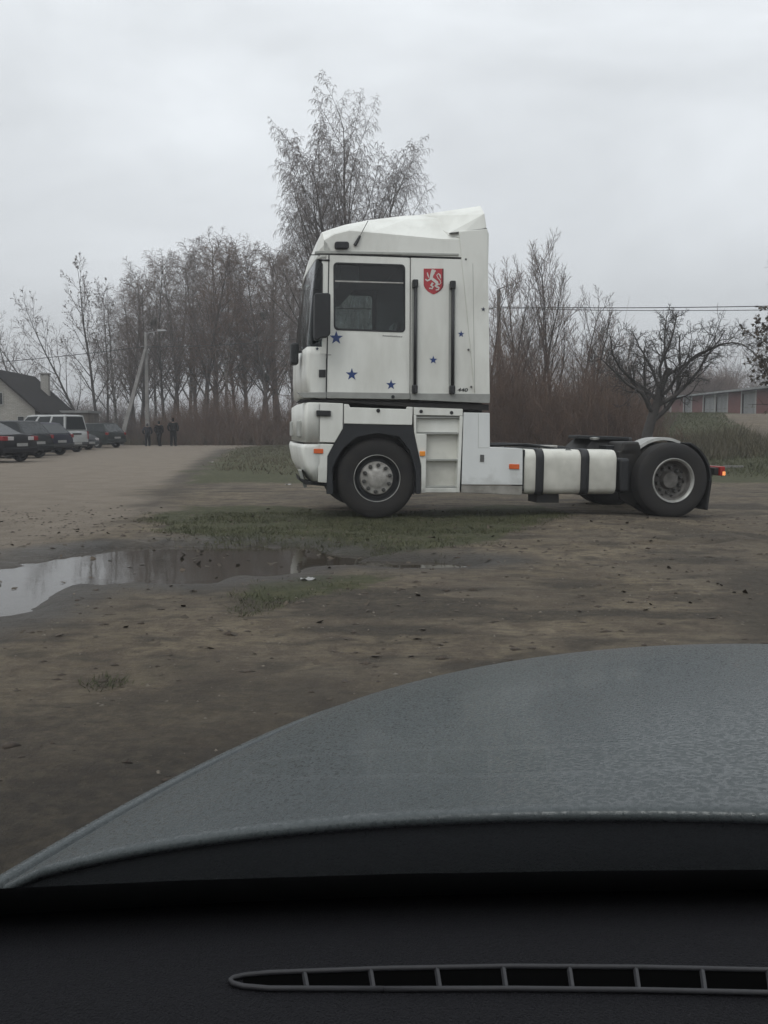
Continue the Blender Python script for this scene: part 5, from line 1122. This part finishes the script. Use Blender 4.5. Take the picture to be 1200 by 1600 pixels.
MB().hull8([loc(e1, pole2)+Vector((0, -.1, -.05)), loc(e2, pole2)+Vector((0, -.1, -.05)), loc(e2, pole2)+Vector((0, .1, -.05)), loc(e1, pole2)+Vector((0, .1, -.05))], [loc(e1, pole2)+Vector((.04, -.06, .07)), loc(e2, pole2)+Vector((-.04, -.06, .05)), loc(e2, pole2)+Vector((-.04, .06, .05)), loc(e1, pole2)+Vector((.04, .06, .07))]).build('lamp_head', M['palemetal'], pole2)
def wire(a, b, sag, r, label):
    a, b = Vector(a), Vector(b); pts = [a.lerp(b, k/24) - Vector((0, 0, sag*4*(k/24)*(1-k/24))) for k in range(25)]
    o = MB().tube(pts, r, 5).build('cable', M['black']); tag(o, label, 'cable', 'overhead cables'); return o
p2 = at_d(779, 479.5, D2)
wire(at_d(-700, 598, 46), w1, .5, .022, 'overhead cable running left from the concrete pole past the house')
wire(w1, p2, .55, .022, 'overhead cable between the concrete pole and the street lamp post')
wire(p2, at_d(2100, 437, 30), .35, .020, 'upper of the two overhead cables running right from the lamp post')
wire(p2 + Vector((0, 0, -.05)), at_d(2100, 445, 30), .42, .016, 'lower of the two overhead cables running right from the lamp post')
# ------------------------------------------------------------------ people walking on the road
M['skin'] = mat('skin', (.38, .25, .19), rough=.6)
def skinned(name, V, E_, Rd, m, parent, sub=1):
    me = bpy.data.meshes.new(name); me.from_pydata(V, E_, []); o = bpy.data.objects.new(name, me); C.objects.link(o); o.parent = parent
    md = o.modifiers.new('skin', 'SKIN'); md.use_smooth_shade = True
    sk = me.skin_vertices[0].data if me.skin_vertices else None
    if sk is None:
        bpy.context.view_layer.objects.active = o; sk = me.skin_vertices[0].data
    for i, r in enumerate(Rd): sk[i].radius = (r if isinstance(r, tuple) else (r, r))
    sk[0].use_root = True
    sb = o.modifiers.new('sub', 'SUBSURF'); sb.levels = sub; sb.render_levels = sub; me.materials.append(m); return o
def person(label, px, D, h, coat, legs, hood, st, az, wide=1.0):
    x, y, z = ground_at(px, D); o = thing('person', label, 'person', (x, y, z), (0, 0, R(az)), 'three people walking on the dirt road'); k = h/1.75
    S = lambda v: tuple(c*k for c in v)
    f = st  # stride; the figure faces +Y (away)
    V = [(0, 0, .95), (0, 0, 1.15), (0, 0, 1.35), (0, 0, 1.47), (0, .02, 1.55), (0, .035, 1.64), (0, .03, 1.71), (.09, 0, .90), (.10, f*.22, .50), (.10, f*.16, .09), (.10, f*.16+.17, .04), (-.09, 0, .90), (-.10, -f*.10, .50), (-.10, -f*.34, .12), (-.10, -f*.34+.16, .05),
         (.19, 0, 1.40), (.27, -.06, 1.14), (.21, .10, .95), (-.19, 0, 1.40), (-.27, -.06, 1.14), (-.21, .10, .95)]
    E_ = [(0, 1), (1, 2), (2, 3), (3, 4), (4, 5), (5, 6), (0, 7), (7, 8), (8, 9), (9, 10), (0, 11), (11, 12), (12, 13), (13, 14), (2, 15), (15, 16), (16, 17), (2, 18), (18, 19), (19, 20)]
    rd = [.13, .12, .14, .06, .075, .095, .05, .085, .065, .045, .04, .085, .065, .045, .04, .06, .045, .035, .06, .045, .035]
    skinned('body', [S(v) for v in V], E_, [r*k for r in rd], M['skin'], o, 2)
    Lg = [0, 7, 8, 9, 10, 11, 12, 13, 14]; mp_ = {a: i for i, a in enumerate(Lg)}
    skinned('trousers', [S(V[i]) for i in Lg], [(mp_[a], mp_[b]) for a, b in E_ if a in mp_ and b in mp_], [(rd[i]+.04)*k for i in Lg], legs, o)
    T_ = [0, 1, 2, 3, 15, 16, 17, 18, 19, 20]; mp_ = {a: i for i, a in enumerate(T_)}
    JV = [S((V[i][0]*wide, V[i][1], V[i][2]-(.10 if i == 0 else 0))) for i in T_]
    skinned('jacket', JV, [(mp_[a], mp_[b]) for a, b in E_ if a in mp_ and b in mp_], [(rd[i]+.05 if i < 3 else rd[i]+.03)*k*wide for i in T_], coat, o)
    HV = [(0, -.015, 1.50), (0, .0, 1.60), (0, .0, 1.70), (0, .02, 1.76)]
    skinned('hood' if hood else 'hair', [S(v) for v in HV], [(0, 1), (1, 2), (2, 3)], [.10*k, .105*k, .10*k, .05*k], coat if hood else M['black'], o)
    # a nose and ears on the side turned away, boots on the ground
    for s in (1, -1): MB().box(s*.10*k-.012, s*.10*k+.012, .01, .05, 1.60*k, 1.66*k).build('ear', M['skin'], o, .006)
    for i in (9, 13):
        v = V[i]; MB().box(v[0]*k-.05, v[0]*k+.05, v[1]*k-.08, v[1]*k+.20, 0.0 if i == 9 else .0, .10).build('boot', M['black'], o, .03)
    return o
dk = lambda n, c: mat(n, c, tuple(q*.7 for q in c), rough=.95, scale=9, spec=.05)
person('person in a short grey blue jacket walking in front of the pole', 233, 58.4, 1.52, dk('greyblue_jacket', (.020, .021, .026)), dk('dark_trousers', (.007, .007, .008)), False, .7, 8, 1.25)
person('person in a dark jacket, middle one of the three walkers', 251, 58.2, 1.66, dk('dark_jacket', (.005, .005, .0055)), dk('black_trousers', (.004, .004, .004)), True, -.8, -5, 1.1)
person('tallest person in a long black coat, rightmost of the three walkers', 273, 57.8, 1.84, dk('black_coat', (.003, .003, .003)), dk('black_jeans', (.004, .004, .004)), True, .6, 3, 1.15)
# ------------------------------------------------------------------ litter
def scrap(px, py, w, h, label, m=M['frame'], name='litter'):
    p = at_z(px, py, 0); p.z = zg(p.x, p.y)+.012
    o = MB().grid([[(p.x-w/2+w*i/4, p.y-h/2+h*j/3, p.z+.012*math.sin(i*1.9+j*1.3)) for j in range(4)] for i in range(5)]).build(name, m, None, solid=.004); tag(o, label, 'litter'); return o
scrap(482, 910, .12, .05, 'white scrap of litter on the mud by the puddle edge', M['plate'])
scrap(331, 722, .16, .10, 'small white scrap of litter on the grass verge by the road')
scrap(451, 757, .14, .08, 'pale scrap of litter under the truck front corner')
p = at_z(1146, 733, zg(9.2, 22.5)); o = MB().box(p.x-.28, p.x+.28, p.y-.05, p.y+.05, zg(p.x, p.y)+.02, zg(p.x, p.y)+.09).build('plank', M['concrete'], None, .01); tag(o, 'pale plank lying at the grass edge beside the truck tail light', 'plank')
